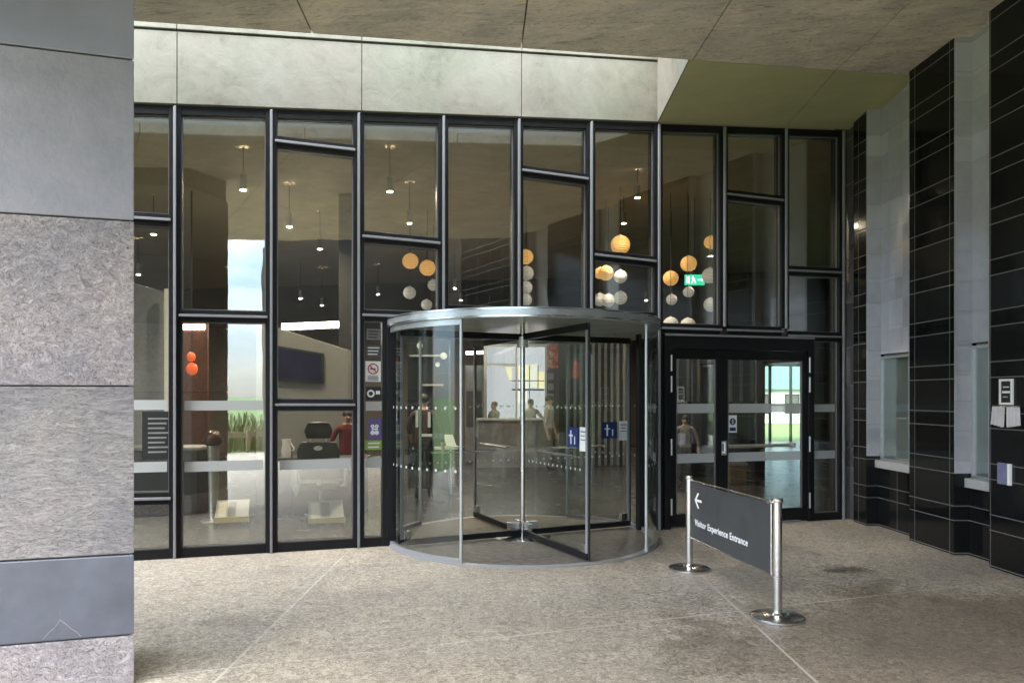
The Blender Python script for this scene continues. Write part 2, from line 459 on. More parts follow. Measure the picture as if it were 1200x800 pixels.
def pane(s0, s1, b0, b1, t0, t1, bands=()):
    a, b = s0+MW/2-0.006, s1-MW/2+0.006
    tilt = random.uniform(-0.0015, 0.0015)
    o = MB().prism([(a, b0), (b, b1), (b, t1), (a, t0)], 0.03, 0.054).build('glass_pane', M['glass'], fac)
    # thin grey bead round the pane
    e = 0.016; fr = MB()
    for q in ([(a, b0), (b, b1), (b, b1+e), (a, b0+e)], [(a, t0-e), (b, t1-e), (b, t1), (a, t0)],
              [(a, b0+e), (a+e, b0+e), (a+e, t0-e), (a, t0-e)], [(b-e, b1+e), (b, b1+e), (b, t1-e), (b-e, t1-e)]):
        fr.prism(q, 0.012, 0.029)
    fr.build('glazing_bead', M['bead'], o)
    for zc, hh in bands:
        MB().box((a+0.03, 0.0262, zc-hh/2), (b-0.03, 0.0285, zc+hh/2)).build('frosted_band', M['frost'], o)
    return o
M['bead'] = plain('grey_glazing_bead', (0.16, 0.16, 0.165), 0.4, 0.3, 0.1)
mx = [fs(x) for x in (205.5, 318, 420, 519, 607, 691.5, 770.5, 847, 919, 986)]
left = [mx[0]-0.93*i for i in (5, 4, 3, 2, 1)]
S = left + mx                                     # all mullions, S[4] is the one behind the pillar edge
ib = 4                                            # index of the first visible bay's left mullion
BAND = [(lambda s: 1.56-0.009*s), (lambda s: 0.93-0.008*s)]
def bands_for(s): return [(BAND[0](s), 0.10), (BAND[1](s), 0.105)]
G = 0.055
def bay(i, cuts, bottom=0.09, bands=True):
    """cuts: (left z, right z) of each transom from the top down"""
    s0, s1 = S[i], S[i+1]
    tops = [(ftop(s0)-0.075, ftop(s1)-0.075)]
    for a, b in cuts:
        transom(s0, s1, a, b); tops.append((a-G, b-G))
    bots = [(a+G, b+G) for a, b in cuts] + [(bottom, bottom)]
    for (t0, t1), (b0, b1) in zip(tops, bots):
        bb = [q for q in bands_for((s0+s1)/2) if b0+0.08 < q[0] < t0-0.08] if bands else []
        pane(s0, s1, b0, b1, t0, t1, bb)
# head rail and bottom rail
for i in range(len(S)-1):
    s0, s1 = S[i], S[i+1]
    a, b = s0+MW/2+0.001, s1-MW/2-0.001
    MB().prism([(a, ftop(a)-0.085), (b, ftop(b)-0.085), (b, ftop(b)), (a, ftop(a))], -0.026, 0.136).build('head_rail', M['frame'], fac, bevel=0.004)
for i in list(range(0, 7)):
    MB().box((S[i]+MW/2+0.001, -0.026, 0.0), (S[i+1]-MW/2-0.001, 0.136, 0.10)).build('bottom_rail', M['frame'], fac, bevel=0.004)
for i in range(len(S)):
    full = i <= ib+3 or i in (ib+7, ib+10)
    mullion(S[i], 0.0 if full else (2.60 if i <= ib+6 else 2.53))
for i in range(0, ib): bay(i, [(3.2, 3.13)] if i % 2 else [(2.3, 2.3)])
bay(ib, [(fz(160, 256), fz(205, 259)), (fz(160, 583), fz(205, 583))])
bay(ib+1, [(fz(205, 369.5), fz(318, 372))])
bay(ib+2, [(fz(318, 166), fz(420, 177.5)), (fz(318, 474), fz(420, 474))])
# bay with the narrow light beside the revolving door
sj = fs(453)
s0, s1 = S[ib+3], S[ib+4]
cA = (fz(420, 277), fz(519, 286)); cB = (2.535, 2.535)
transom(s0, s1, *cA); transom(s0, s1, *cB)
pane(s0, s1, cA[0]+G, cA[1]+G, ftop(s0)-0.075, ftop(s1)-0.075)
pane(s0, s1, cB[0]+G, cB[1]+G, cA[0]-G, cA[1]-G)
side_pane = pane(s0, sj+0.03, 0.09, 0.09, 2.48, 2.48, bands_for(s0))
MB().box((s0+MW/2+0.001, -0.026, 0.0), (sj-0.05, 0.136, 0.10)).build('bottom_rail', M['frame'], fac, bevel=0.004)
MB().box((sj-0.05, -0.03, 0.0), (sj+0.055, 0.14, 2.474)).build('jamb', M['frame'], fac, bevel=0.004)
for i, cuts in ((4, []), (5, [(fz(607, 200), fz(691, 211))]), (6, [(fz(691, 298.5), fz(770, 307))])):
    transom(S[ib+i], S[ib+i+1], 2.62, 2.62)
    bay(ib+i, cuts, 2.675, False)
for i, cuts in ((7, []), (8, [(fz(848, 228), fz(919, 236))])):
    transom(S[ib+i], S[ib+i+1], 2.49, 2.49)
    bay(ib+i, cuts, 2.545, False)
s0, s1 = S[ib+9], S[ib+10]
transom(s0, s1, fz(919, 317), fz(986, 320)); transom(s0, s1, 2.44, 2.44)
pane(s0, s1, fz(919, 317)+G, fz(986, 320)+G, ftop(s0)-0.075, ftop(s1)-0.075)
pane(s0, s1, 2.495, 2.495, fz(919, 317)-G, fz(986, 320)-G)
sd1 = fs(949)
pane(sd1-0.03, s1, 0.09, 0.09, 2.385, 2.385, bands_for(s0))
MB().box((sd1+0.036, -0.026, 0.0), (s1-MW/2-0.001, 0.136, 0.10)).build('bottom_rail', M['frame'], fac, bevel=0.004)

# signs stuck to the narrow light
M['ink'] = plain('black_ink', (0.01, 0.01, 0.01), 0.6)
M['red'] = plain('red_print', (0.35, 0.02, 0.02), 0.5)
M['paper'] = plain('white_paper', (0.75, 0.75, 0.74), 0.6, 0, 0.04)
M['blue'] = plain('blue_vinyl', (0.010, 0.026, 0.13), 0.4)
M['purple'] = plain('purple_vinyl', (0.10, 0.07, 0.20), 0.4)
M['green'] = plain('green_vinyl', (0.22, 0.36, 0.05), 0.4)
def disc_poly(cx, cz, r, n=20): return [(cx+r*math.cos(2*PI*i/n), cz+r*math.sin(2*PI*i/n)) for i in range(n)]
def ring_band(mb, cx, cz, r0, r1, y0, y1, n=24):
    for i in range(n):
        a, b = 2*PI*i/n, 2*PI*(i+1)/n
        mb.prism([(cx+r0*math.cos(a), cz+r0*math.sin(a)), (cx+r1*math.cos(a), cz+r1*math.sin(a)),
                  (cx+r1*math.cos(b), cz+r1*math.sin(b)), (cx+r0*math.cos(b), cz+r0*math.sin(b))], y0, y1)
def sticker(name, label, x0, x1, y0, y1, m, draw=None):
    """flat sign on the outside of the facade glass, photo box x0..x1, y0..y1"""
    a, b = fs(x0), fs(x1); xm = (x0+x1)/2
    z0, z1 = fz(xm, y1), fz(xm, y0)
    cx, cz = (a+b)/2, (z0+z1)/2
    q = fw(cx, 0.025)
    t = thing(name, label, 'sign', (q.x, q.y, cz), TH)
    W, H = (b-a)/2, (z1-z0)/2
    MB().box((-W, 0.0, -H), (W, 0.0025, H)).build('plate', m, t)
    if draw: draw(t, W, H)
def d_smoke(t, W, H):
    mb = MB(); r = W*0.72; ring_band(mb, 0, H*0.25, r*0.8, r, -0.002, -0.0005)
    mb.prism([(-r*0.62, H*0.25+r*0.48), (-r*0.48, H*0.25+r*0.62), (r*0.62, H*0.25-r*0.48), (r*0.48, H*0.25-r*0.62)], -0.002, -0.0005)
    mb.build('prohibition_ring', M['red'], t)
    mb = MB(); mb.box((-r*0.55, -0.0012, H*0.25-r*0.1), (r*0.5, -0.0003, H*0.25+r*0.1))
    for i in range(3): mb.box((-W*0.7, -0.0012, -H*(0.45+0.16*i)), (W*0.7, -0.0003, -H*(0.52+0.16*i)))
    mb.build('printed_symbol', M['ink'], t)
def d_lines(n, m, x0=-0.75, x1=0.75):
    def f(t, W, H):
        mb = MB()
        for i in range(n):
            zc = H*(0.8 - 1.6*(i+0.5)/n)
            mb.box((W*x0, -0.0012, zc-H*0.28/n), (W*(x1 - 0.35*((i*7) % 3)/3), -0.0003, zc+H*0.28/n))
        mb.build('printed_lines', m, t)
    return f
def d_cam(t, W, H):
    mb = MB(); ring_band(mb, -W*0.35, 0, W*0.28, W*0.5, -0.0012, -0.0003)
    mb.box((W*0.3, -0.0012, -H*0.1), (W*0.85, -0.0003, H*0.4)); mb.build('printed_symbol', M['paper'], t)
def d_pair(t, W, H):
    mb = MB()
    for sx in (-0.35, 0.3):
        ring_band(mb, W*sx, H*0.25, W*0.08, W*0.3, -0.0012, -0.0003)
        mb.prism(disc_poly(W*sx, -H*0.35, W*0.36, 14), -0.0012, -0.0003)
    mb.box((-W*0.5, -0.0012, -H*0.1), (W*0.5, -0.0003, H*0.05))
    mb.build('printed_emblem', M['paper'], t)
sticker('window_sign', 'small grey sign at the top of the narrow pane left of the revolving door', 430, 446, 385, 398, M['midgrey'], d_lines(3, M['ink']))
sticker('window_sign', 'dark sign with pale lines just above the no smoking sign', 429, 447, 404, 418, M['darkgrey'], d_lines(3, M['paper']))
sticker('no_smoking_sign', 'white no smoking sign with barred ring on the narrow pane', 428.5, 446.5, 423, 447, M['paper'], d_smoke)
sticker('camera_sign', 'small black camera sign below the no smoking sign', 429, 447, 453, 469, M['ink'], d_cam)
sticker('window_sticker', 'purple sticker with white emblem on the narrow pane', 432, 447, 490, 515, M['purple'], d_pair)
sticker('window_sticker', 'lime green label under the purple sticker', 427.5, 447.5, 516, 527, M['green'], d_lines(2, M['paper'], -0.6, 0.8))
sticker('notice_board', 'black notice with rows of white lettering in the leftmost pane beside the pillar', 166, 200, 482, 538, M['ink'], d_lines(8, M['midgrey'], -0.6, 0.8))

# ------------------------------------------------------------------ pale concrete band above the glass
def bandwall():
    t = thing('concrete_wall', 'pale weathered concrete wall band directly above the glass facade', 'wall', (O.x, O.y, 0), TH)
    edges = [-5.6] + [fs(x) for x in (208.5, 423.5, 609.5)] + [fs(771)+0.03]
    for a, b in zip(edges[:-1], edges[1:]):
        g = 0.0035
        MB().prism([(a+g, ftop(a)+0.012), (b-g, ftop(b)+0.012), (b-g, ftop(b)+0.745), (a+g, ftop(a)+0.745)], -0.06, 0.25).build('concrete_panel', M['band'], t, bevel=0.006)
        MB().prism([(a+g, ftop(a)+0.765), (b-g, ftop(b)+0.765), (b-g, ftop(b)+2.5), (a+g, ftop(a)+2.5)], -0.075, 0.25).build('concrete_panel', M['band'], t, bevel=0.006)
    a, b = edges[0], edges[-1]
    MB().prism([(a, ftop(a)+0.004), (b, ftop(b)+0.004), (b, ftop(b)+2.48), (a, ftop(a)+2.48)], -0.03, 0.24).build('backing', M['bandjoint'], t)
bandwall()

# ------------------------------------------------------------------ canopy (soffit with a roof slot by the facade)
Q0 = Vector((4.55, 8.57)); D1 = Vector((0.046, -1.0)).normalized()
def cpt(a, w_): q = Q0 + T*a + D1*w_; return (q.x, q.y)
HS = lambda a: 5.367 + 0.0705*a
def ca(x, y):                       # world -> (a, w) oblique coordinates
    d = Vector((x, y)) - Q0
    det = T.x*D1.y - T.y*D1.x
    return (d.x*D1.y - d.y*D1.x)/det, (T.x*d.y - T.y*d.x)/det
canopy = thing('concrete_canopy', 'wide brown concrete canopy overhead with an open slot along the glass', 'canopy', (0, 0, 0))
AL, AR, WF = -9.6, 1.3, 7.2
def fr_x(x): r = (x-600)/F; return -(4.55-8.57*r)/(T.x - T.y*r)
ajs = [AL, fr_x(366)-1.88, fr_x(366), fr_x(611), fr_x(812), fr_x(980), AR]
for a, b in zip(ajs[:-1], ajs[1:]):
    g = 0.007
    lo = lambda x, y: HS(ca(x, y)[0]); hi = lambda x, y: HS(ca(x, y)[0]) + 0.12
    for w0, w1 in ((0.0, 4.4), (4.415, WF)):
        MB().slab([cpt(a+g, w0), cpt(b-g, w0), cpt(b-g, w1), cpt(a+g, w1)], lo, hi).build('soffit_panel', M['soffit'], canopy)
MB().slab([cpt(AL, 0.02), cpt(AR, 0.02), cpt(AR, WF-0.02), cpt(AL, WF-0.02)], lambda x, y: HS(ca(x, y)[0])+0.1, lambda x, y: HS(ca(x, y)[0])+1.65).build('roof_slab', M['joint'], canopy)
MB().slab([cpt(AL, -0.001), cpt(-2.80, -0.001), cpt(-2.80, 0.019), cpt(AL, 0.019)], lambda x, y: HS(ca(x, y)[0])+0.121, lambda x, y: HS(ca(x, y)[0])+1.7).build('slot_fascia', M['fascia'], canopy)
MB().slab([cpt(AL, WF-0.019), cpt(AR, WF-0.019), cpt(AR, WF+0.02), cpt(AL, WF+0.02)], lambda x, y: HS(ca(x, y)[0])+0.121, lambda x, y: HS(ca(x, y)[0])+1.7).build('front_fascia', M['band'], canopy)
# the lower panels that close the canopy against the facade right of the slot
def lowz(x, y):
    a, w_ = ca(x, y); s = local((x, y, 0))[0]
    k_ = min(1, max(0, -w_/1.407))
    return HS(a)*(1-k_) + (ftop(s)+0.004)*k_
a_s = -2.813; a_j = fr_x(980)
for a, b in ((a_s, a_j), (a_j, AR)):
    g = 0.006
    MB().slab([cpt(a+g, -0.006), cpt(b-g, -0.006), cpt(b-g, -1.36), cpt(a+g, -1.36)], lowz, lambda x, y: HS(ca(x, y)[0])+0.1).build('soffit_panel', M['soffit_green_lit'], canopy)
MB().slab([cpt(a_s+0.03, 0.02), cpt(AR, 0.02), cpt(AR, -1.6), cpt(a_s+0.03, -1.6)], lambda x, y: HS(ca(x, y)[0])+0.09, lambda x, y: HS(ca(x, y)[0])+1.65).build('roof_slab', M['joint'], canopy)
MB().slab([cpt(a_s-0.012, -0.004), cpt(a_s+0.005, -0.004), cpt(a_s+0.005, -1.345), cpt(a_s-0.012, -1.345)], lambda x, y: lowz(x, y)-0.002, lambda x, y: HS(ca(x, y)[0])+1.7).build('slot_reveal', M['band'], canopy)

# ------------------------------------------------------------------ stone pillar on the left
PX = Vector((-2.17, 4.25))
M['st_smooth'] = plain('honed_blue_grey_stone', (0.15, 0.152, 0.178), 0.42, 0, 0.12, 2.2, 0.08, 30)
M['st_grey'] = plain('lightly_tooled_grey_stone', (0.175, 0.166, 0.182), 0.5, 0, 0.14, 4.0, 0.3, 26)
M['st_pink'] = riven('riven_pinkish_stone', (0.10, 0.088, 0.09), (0.21, 0.186, 0.19), (0.40, 0.365, 0.365), 8, (1, 1, 1.25), 0.95, 0.75, 2.6)
M['st_band'] = riven('riven_banded_stone', (0.095, 0.09, 0.092), (0.165, 0.155, 0.156), (0.27, 0.255, 0.25), 7, (0.8, 1, 2.8), 0.9, 0.7, 1.8)
M['st_dark'] = plain('dark_honed_slate', (0.062, 0.065, 0.082), 0.4, 0, 0.25, 3.0, 0.1, 25)
pil = thing('stone_pillar', 'massive grey stone clad pillar of stacked slabs close by on the left', 'pillar', (PX.x, PX.y, 0), TH)
zj = [0.0, 0.281, 0.745, 1.707, 2.655, 3.58, 4.55]
ms = ['st_pink', 'st_dark', 'st_band', 'st_pink', 'st_grey', 'st_smooth']
for z0, z1, m in zip(zj[:-1], zj[1:], ms):
    o = MB().slab([(-4.4, 0.0), (0.0, 0.0), (-0.42, 0.7), (-4.4, 0.7)], z0+0.004, z1-0.004).build('stone_slab', M[m], pil, bevel=0.007)
o['label'] = 'smooth blue grey stone slab'
MB().slab([(-4.38, 0.02), (-0.03, 0.02), (-0.44, 0.68), (-4.38, 0.68)], 0.0, 5.0).build('core', M['joint'], pil)
k = NT('pale_quartz_vein'); k.base((0.19, 0.188, 0.185), 0.7)
M['vein'] = k.m
vn = MB()
for pts in ([(-0.46, 0.30), (-0.43, 0.335), (-0.405, 0.355), (-0.375, 0.40), (-0.372, 0.43), (-0.378, 0.455)], [(-0.375, 0.40), (-0.345, 0.372), (-0.32, 0.345), (-0.295, 0.327), (-0.27, 0.295)]):
    for (xa, za), (xb, zb) in zip(pts[:-1], pts[1:]):
        vn.prism([(xa, za-0.0018), (xb, zb-0.0018), (xb, zb+0.0018), (xa, za+0.0018)], -0.0008, 0.002)
vn.build('quartz_vein', M['vein'], pil)

# ------------------------------------------------------------------ black tiled wall on the right
M['tile'] = tiles('polished_black_tile', (0.008, 0.0085, 0.009), (0.135, 0.132, 0.128), 0.08, 0.49, (0.02, 0.36), 0.62, 0.36, 0.0045, 0.3, 0.22, 0.25)
M['pale_reflection'] = tiles('pale_lilac_reflection_tile', (0.36, 0.355, 0.40), (0.24, 0.235, 0.26), 0.08, 0.62, (0.05, 0.36), 0.31, 0.12, 0.004, 0.16, 1.0, 0.15)  # lilac tile colour paints in what the recess glass reflects
M['grey_tile'] = tiles('grey_metal_panel', (0.085, 0.085, 0.095), (0.16, 0.16, 0.17), 0.25, 1.1, (0.1, 0.7), 0.9, 0.4, 0.004, 0.2, 0.5, 0.2)
M['wallbrown0'] = plain('dark_rough_stone', (0.05, 0.043, 0.037), 0.95, 0, 0.2, 1.5, spec=0.1)
M['sill'] = plain('pale_stone_sill', (0.42, 0.41, 0.40), 0.45, 0, 0.1)
M['winglass'] = glassy('side_window_glass', (0.86, 0.90, 0.89), 2.1)
M['blind'] = plain('grey_green_blind', (0.235, 0.26, 0.255), 0.6, 0, 0.1)
K = Vector((4.487, 9.976)); RZ = math.atan2(D1.y, D1.x)
wall = thing('tiled_wall', 'polished black tiled wall with tall pale recesses on the right side', 'wall', (K.x, K.y, 0), RZ)
HT = 6.0
def pier(u0, u1, top=HT, d=0.5):
    MB().box((u0, 0, 0), (u1, d, top)).build('pier', M['tile'], wall, bevel=0.006)
def recess(u0, u1, sillz, wz):
    y = 0.185
    MB().box((u0-0.05, y+0.06, 0.002), (u1+0.05, 0.48, HT-0.01)).build('backing', M['joint'], wall)
    MB().box((u0+0.002, y-0.03, 0.0), (u1-0.002, y+0.055, sillz-0.10)).build('apron', M['tile'], wall, bevel=0.004)
    MB().box((u0+0.002, y-0.075, sillz-0.095), (u1-0.002, y+0.05, sillz)).build('sill', M['sill'], wall, bevel=0.006)
    MB().box((u0+0.002, y, wz+0.03), (u1-0.002, y+0.05, HT)).build('recess_lining', M['pale_reflection'], wall)
    MB().box((u0+0.0005, 0.003, sillz+0.05), (u0+0.014, y-0.001, HT)).build('reveal_lining', M['pale_reflection'], wall)
    MB().box((u1-0.014, 0.003, sillz+0.05), (u1-0.0005, y-0.001, HT)).build('reveal_lining', M['pale_reflection'], wall)
    fr = MB(); e = 0.028
    fr.box((u0+0.016, y-0.012, sillz+0.002), (u0+0.016+e, y+0.03, wz)); fr.box((u1-0.016-e, y-0.012, sillz+0.002), (u1-0.016, y+0.03, wz))
    fr.box((u0+0.016+e, y-0.012, sillz+0.002), (u1-0.016-e, y+0.03, sillz+0.03)); fr.box((u0+0.016+e, y-0.012, wz-e), (u1-0.016-e, y+0.03, wz))
    wn = fr.build('window_frame', M['alu'], wall)
    MB().box((u0+0.03, y+0.006, sillz+0.02), (u1-0.01, y+0.016, wz-0.01)).build('glass_pane', M['winglass'], wn)
    MB().box((u0+0.02, y+0.04, sillz+0.004), (u1-0.01, y+0.055, wz+0.02)).build('blind', M['blind'], wn)
MB().box((-0.16, 0.05, 0.0), (0.226, 0.4, HT)).build('end_panel', M['grey_tile'], wall)
pier(0.23, 0.55); recess(0.55, 1.49, 0.84, 2.15)
pier(1.49, 2.29); recess(2.29, 2.82, 0.80, 2.17)
pier(2.82, 4.7); recess(4.7, 5.5, 0.80, 2.17)
pier(5.5, 7.1); recess(7.1, 7.9, 0.80, 2.17)
pier(7.9, 11.2)
MB().box((11.2, 0.03, 0), (34.0, 0.5, 9.4)).build('wall_end', M['wallbrown0'], wall)

# things fixed to the near pier
def on_wall(x, y):
    r = (x-600)/F; d = 4.946/(r+0.046)
    return (K.y-d)*1.001, EYE+(HOR-y)/F*d
def wall_thing(name, label, cat, u, z):
    q = K + D1*u
    return thing(name, label, cat, (q.x, q.y, z), RZ)
u, z = on_wall(1180.5, 459)
t = wall_thing('framed_notice', 'small white framed notice on the black wall above the pale pleated cloth', 'notice', u, z)
W, H = 0.085, 0.12
mb = MB()
for a, b in (((-W, -H), (W, -H+0.02)), ((-W, H-0.02), (W, H)), ((-W, -H+0.02), (-W+0.02, H-0.02)), ((W-0.02, -H+0.02), (W, H-0.02))):
    mb.box((a[0], -0.02, a[1]), (b[0], -0.001, b[1]))
mb.build('frame', M['white'], t)
MB().box((-W+0.02, -0.012, -H+0.02), (W-0.02, -0.002, H-0.02)).build('panel', M['ink'], t)
mb = MB(); mb.box((-0.05, -0.014, -0.012), (0.05, -0.0125, 0.008)); mb.box((-0.04, -0.014, 0.04), (0.04, -0.0125, 0.05)); mb.box((-0.04, -0.014, -0.05), (0.02, -0.0125, -0.044))
mb.build('printed_lines', M['paper'], t)
u, z = on_wall(1181.5, 488)
t = wall_thing('pleated_cloth', 'two pale pleated cloths hanging side by side under the framed notice', 'cloth', u, z)
M['cloth'] = plain('pale_lilac_cloth', (0.50, 0.47, 0.48), 0.8, 0, 0.1)
for x0, x1, dn in ((-0.17, -0.02, 1), (0.02, 0.17, -1)):
    mb = MB(); n = 36; vs_ = []
    for j in range(5):
        for i in range(n+1):
            f = i/n; zz = 0.09 - 0.19*j/4
            xx = x0 + (x1-x0)*f + dn*-0.012*j/4 + (0.03*dn if j == 4 and False else 0)
            vs_.append((xx, -0.028 - 0.02*math.sin(f*PI*7)*(0.6+0.1*j), zz + (0.025*(f if dn < 0 else 1-f) if j == 4 else 0)))
    m_ = n+1
    mb.add(vs_ + [(a, b+0.012, c) for a, b, c in vs_], [(j*m_+i, j*m_+i+1, (j+1)*m_+i+1, (j+1)*m_+i) for j in range(4) for i in range(n)]
           + [(5*m_+j*m_+i, 5*m_+(j+1)*m_+i, 5*m_+(j+1)*m_+i+1, 5*m_+j*m_+i+1) for j in range(4) for i in range(n)])
    mb.build('cloth', M['cloth'], t, smooth=60)
MB().tube((-0.18, -0.02, 0.095), (0.18, -0.02, 0.095), 0.008).build('rail', M['steel'], t, smooth=40)
u, z = on_wall(1178.5, 555)
t = wall_thing('entry_panel', 'small blue grey entry panel low on the black wall', 'entry panel', u, z)
M['bluegrey'] = plain('blue_grey_plate', (0.20, 0.21, 0.33), 0.35, 0.2)
MB().box((-0.09, -0.018, -0.1), (0.055, 0.0, 0.1)).build('plate', M['bluegrey'], t, bevel=0.004)
MB().box((0.057, -0.03, -0.1), (0.085, 0.0, 0.1)).build('edge_trim', M['white'], t, bevel=0.004)

# ------------------------------------------------------------------ revolving door
CX, CY, RD = 0.125, 8.65, 1.53
rev = thing('revolving_door', 'round glass revolving door with silver canopy rim in the middle of the facade', 'revolving door', (CX, CY, 0), TH)
HB, HC = 2.41, 2.505
def mat_mat():
    k = NT('ribbed_entrance_mat'); tc = k.new('ShaderNodeTexCoord'); sp = k.new('ShaderNodeSeparateXYZ'); k.link(tc.outputs['Object'], sp.inputs[0])
    m = k.math('MODULO', k.math('ADD', sp.outputs[1], 10.0), 0.055)
    f = k.math('LESS_THAN', m, 0.017)
    v = k.coords()
    c = k.mix(f, k.ramp(k.noise(v, 14, 6), [(0.3, (0.09, 0.078, 0.07)), (0.7, (0.19, 0.168, 0.15))]), (0.012, 0.012, 0.012))
    return k.base(c, 0.7, 0, k.bump(k.math('SUBTRACT', k.noise(v, 60, 3), f), 0.5, 0.01))
M['mat'] = mat_mat()
MB().lathe([(0, 0.010), (RD-0.05, 0.010), (RD-0.05, 0.0)], n=64).build('entrance_mat', M['mat'], rev)
MB().ring(RD-0.049, RD+0.035, 0.0, 0.014, n=72).build('threshold_ring', M['cap'], rev, smooth=40)
# canopy: rim, flat glass ceiling, top cover
cp = MB().ring(RD-0.03, RD+0.05, HB, HC, n=96).build('canopy', M['alu'], rev, smooth=40)
M['ceil_glass'] = plain('milky_green_ceiling_glass', (0.46, 0.54, 0.51), 0.2, 0, 0.06, 4)
MB().lathe([(0, 0.0), (RD-0.031, 0.0), (RD-0.031, 0.03), (0, 0.03)], (0, 0, HB+0.03), n=72).build('ceiling_panel', M['ceil_glass'], cp, smooth=40)
MB().lathe([(0, 0.012), (RD+0.02, 0.004), (RD+0.02, 0.0), (0, 0.0)], (0, 0, HC-0.012), n=72).build('top_cover', M['midgrey'], cp, smooth=40)
mb = MB()
for i in range(2): mb.ring(RD+0.0505, RD+0.056, HB+0.004+0.073*i, HB+0.018+0.073*i, n=96)
mb.build('rim_bead', M['steel'], cp, smooth=40)
def cw(ac):
    h = R(49)
    g = MB().ring(RD-0.008, RD+0.008, 0.055, HB-0.001, ac-h, ac+h, n=28).build('curved_wall', M['clear'], rev, smooth=40)
    MB().ring(RD-0.022, RD+0.022, 0.0145, 0.055, ac-h, ac+h, n=28).build('base_rail', M['cap'], g, smooth=40)
    MB().ring(RD-0.02, RD+0.02, HB-0.06, HB-0.002, ac-h, ac+h, n=28).build('top_rail', M['alu'], g, smooth=40)
    for aa in (ac-h, ac+h):
        MB().tube((RD*math.cos(aa), RD*math.sin(aa), 0.0145), (RD*math.cos(aa), RD*math.sin(aa), HB-0.001), 0.017, n=14).build('post', M['alu'], g, smooth=40)
    mb = MB()
    for zz in (0.91, 1.53):
        for i in range(22):
            aa = ac - h + 2*h*(i+0.5)/22
            if (i in (10, 11)): continue
            c = Vector((math.cos(aa), math.sin(aa), 0)); tt = Vector((-math.sin(aa), math.cos(aa), 0)); rr = RD+0.0095
            vs_ = [c*rr + Vector((0, 0, zz))] + [c*rr + tt*0.015*math.cos(2*PI*k_/12) + Vector((0, 0, zz+0.015*math.sin(2*PI*k_/12))) for k_ in range(12)]
            mb.add(vs_, [(0, 1+k_, 1+(k_+1) % 12) for k_ in range(12)])
    mb.build('film_dots', M['dots'], g)
    for yo in (0,):
        aa = ac
        MB().box((RD*math.cos(aa)-0.05, -0.05, 0.0), (RD*math.cos(aa)+0.05, 0.05, HB-0.001)).build('centre_post', M['frame'], g, bevel=0.004)
cw(PI); cw(0.0)
sh = MB().tube((0, 0, 0.01), (0, 0, HB+0.029), 0.03, n=20).build('centre_shaft', M['steel'], rev, smooth=40)
MB().tube((0, 0, 2.22), (0, 0, 2.34), 0.065, n=24).build('top_collar', M['alu'], sh, smooth=40)
MB().lathe([(0.0, 0.03), (0.10, 0.03), (0.30, 0.012), (0.33, 0.0105)], n=40).build('floor_plate', M['steel'], sh, smooth=40)
def wing(deg, signs=None):
    a = R(deg); d = Vector((math.cos(a), math.sin(a), 0)); nrm = Vector((-math.sin(a), math.cos(a), 0))
    def bx(mb, r0, r1, z0, z1, hw, off=0.0):
        c = []
        for z_ in (z0, z1):
            for r_, s_ in ((r0, -1), (r1, -1), (r1, 1), (r0, 1)):
                c.append(d*r_ + nrm*(s_*hw+off) + Vector((0, 0, z_)))
        mb.add(c, [(0,3,2,1),(4,5,6,7),(0,1,5,4),(1,2,6,5),(2,3,7,6),(3,0,4,7)])
        return mb
    L = RD-0.05
    g = bx(MB(), 0.06, L-0.03, 0.10, 2.30, 0.006).build('door_wing', M['clear'], rev)
    fr = MB()
    bx(fr, 0.035, L, 0.03, 0.095, 0.022); bx(fr, 0.035, L, 2.305, 2.375, 0.022)
    fr.build('wing_frame', M['frame'], g, bevel=0.004)
    bx(MB(), L-0.03, L, 0.0955, 2.3045, 0.016).build('edge_stile', M['cap'], g)
    bx(MB(), L+0.0005, L+0.028, 0.03, 2.37, 0.006).build('brush_seal', M['black'], g)
    br = MB(); bx(br, 0.05, 0.19, 0.096, 0.19, 0.028); bx(br, L-0.13, L-0.035, 0.096, 0.19, 0.026)
    br.build('corner_bracket', M['steel'], g, bevel=0.008)
    mb = MB()
    for zz in (0.91, 1.53):
        for i in range(13):
            c = d*(0.18+1.15*i/12) + Vector((0, 0, zz)) - nrm*0.0075
            vs_ = [c] + [c + d*0.014*math.cos(2*PI*k_/12) + Vector((0, 0, 0.014*math.sin(2*PI*k_/12))) for k_ in range(12)]
            mb.add(vs_, [(0, 1+k_, 1+(k_+1) % 12) for k_ in range(12)])
    mb.build('film_dots', M['dots'], g)
    # push bar
    pb = MB(); r_ = [d*0.35 + nrm*0.05, d*1.15 + nrm*0.05]
    pb.tube(r_[0]+Vector((0,0,1.03)), r_[1]+Vector((0,0,1.03)), 0.012, n=10)
    for r0 in (0.37, 1.13): pb.tube(d*r0+Vector((0,0,1.03)), d*r0+nrm*0.05+Vector((0,0,1.03)), 0.009, n=8)
    pb.build('push_bar', M['steel'], g, smooth=40)
    if signs:
        for r0, r1, z0, z1, m, nm, off in signs:
            bx(MB(), r0, r1, z0, z1, 0.001, off).build(nm, M[m], g)
SN = lambda o: [(1.08, 1.30, 1.13, 1.33, 'blue', 'blue_sign', o), (1.33, 1.46, 1.10, 1.34, 'paper', 'paper_notice', o),
      (1.145, 1.165, 1.16, 1.30, 'paper', 'sign_glyph', o*1.4), (1.115, 1.195, 1.238, 1.256, 'paper', 'sign_glyph', o*1.5), (1.225, 1.24, 1.16, 1.24, 'paper', 'sign_glyph', o*1.4),
      (1.35, 1.44, 1.29, 1.30, 'ink', 'notice_line', o*1.4), (1.35, 1.43, 1.25, 1.258, 'ink', 'notice_line', o*1.4), (1.35, 1.44, 1.21, 1.218, 'ink', 'notice_line', o*1.4)]
wing(-81.8, SN(-0.009)); wing(8.2, SN(-0.009)); wing(98.2); wing(188.2)

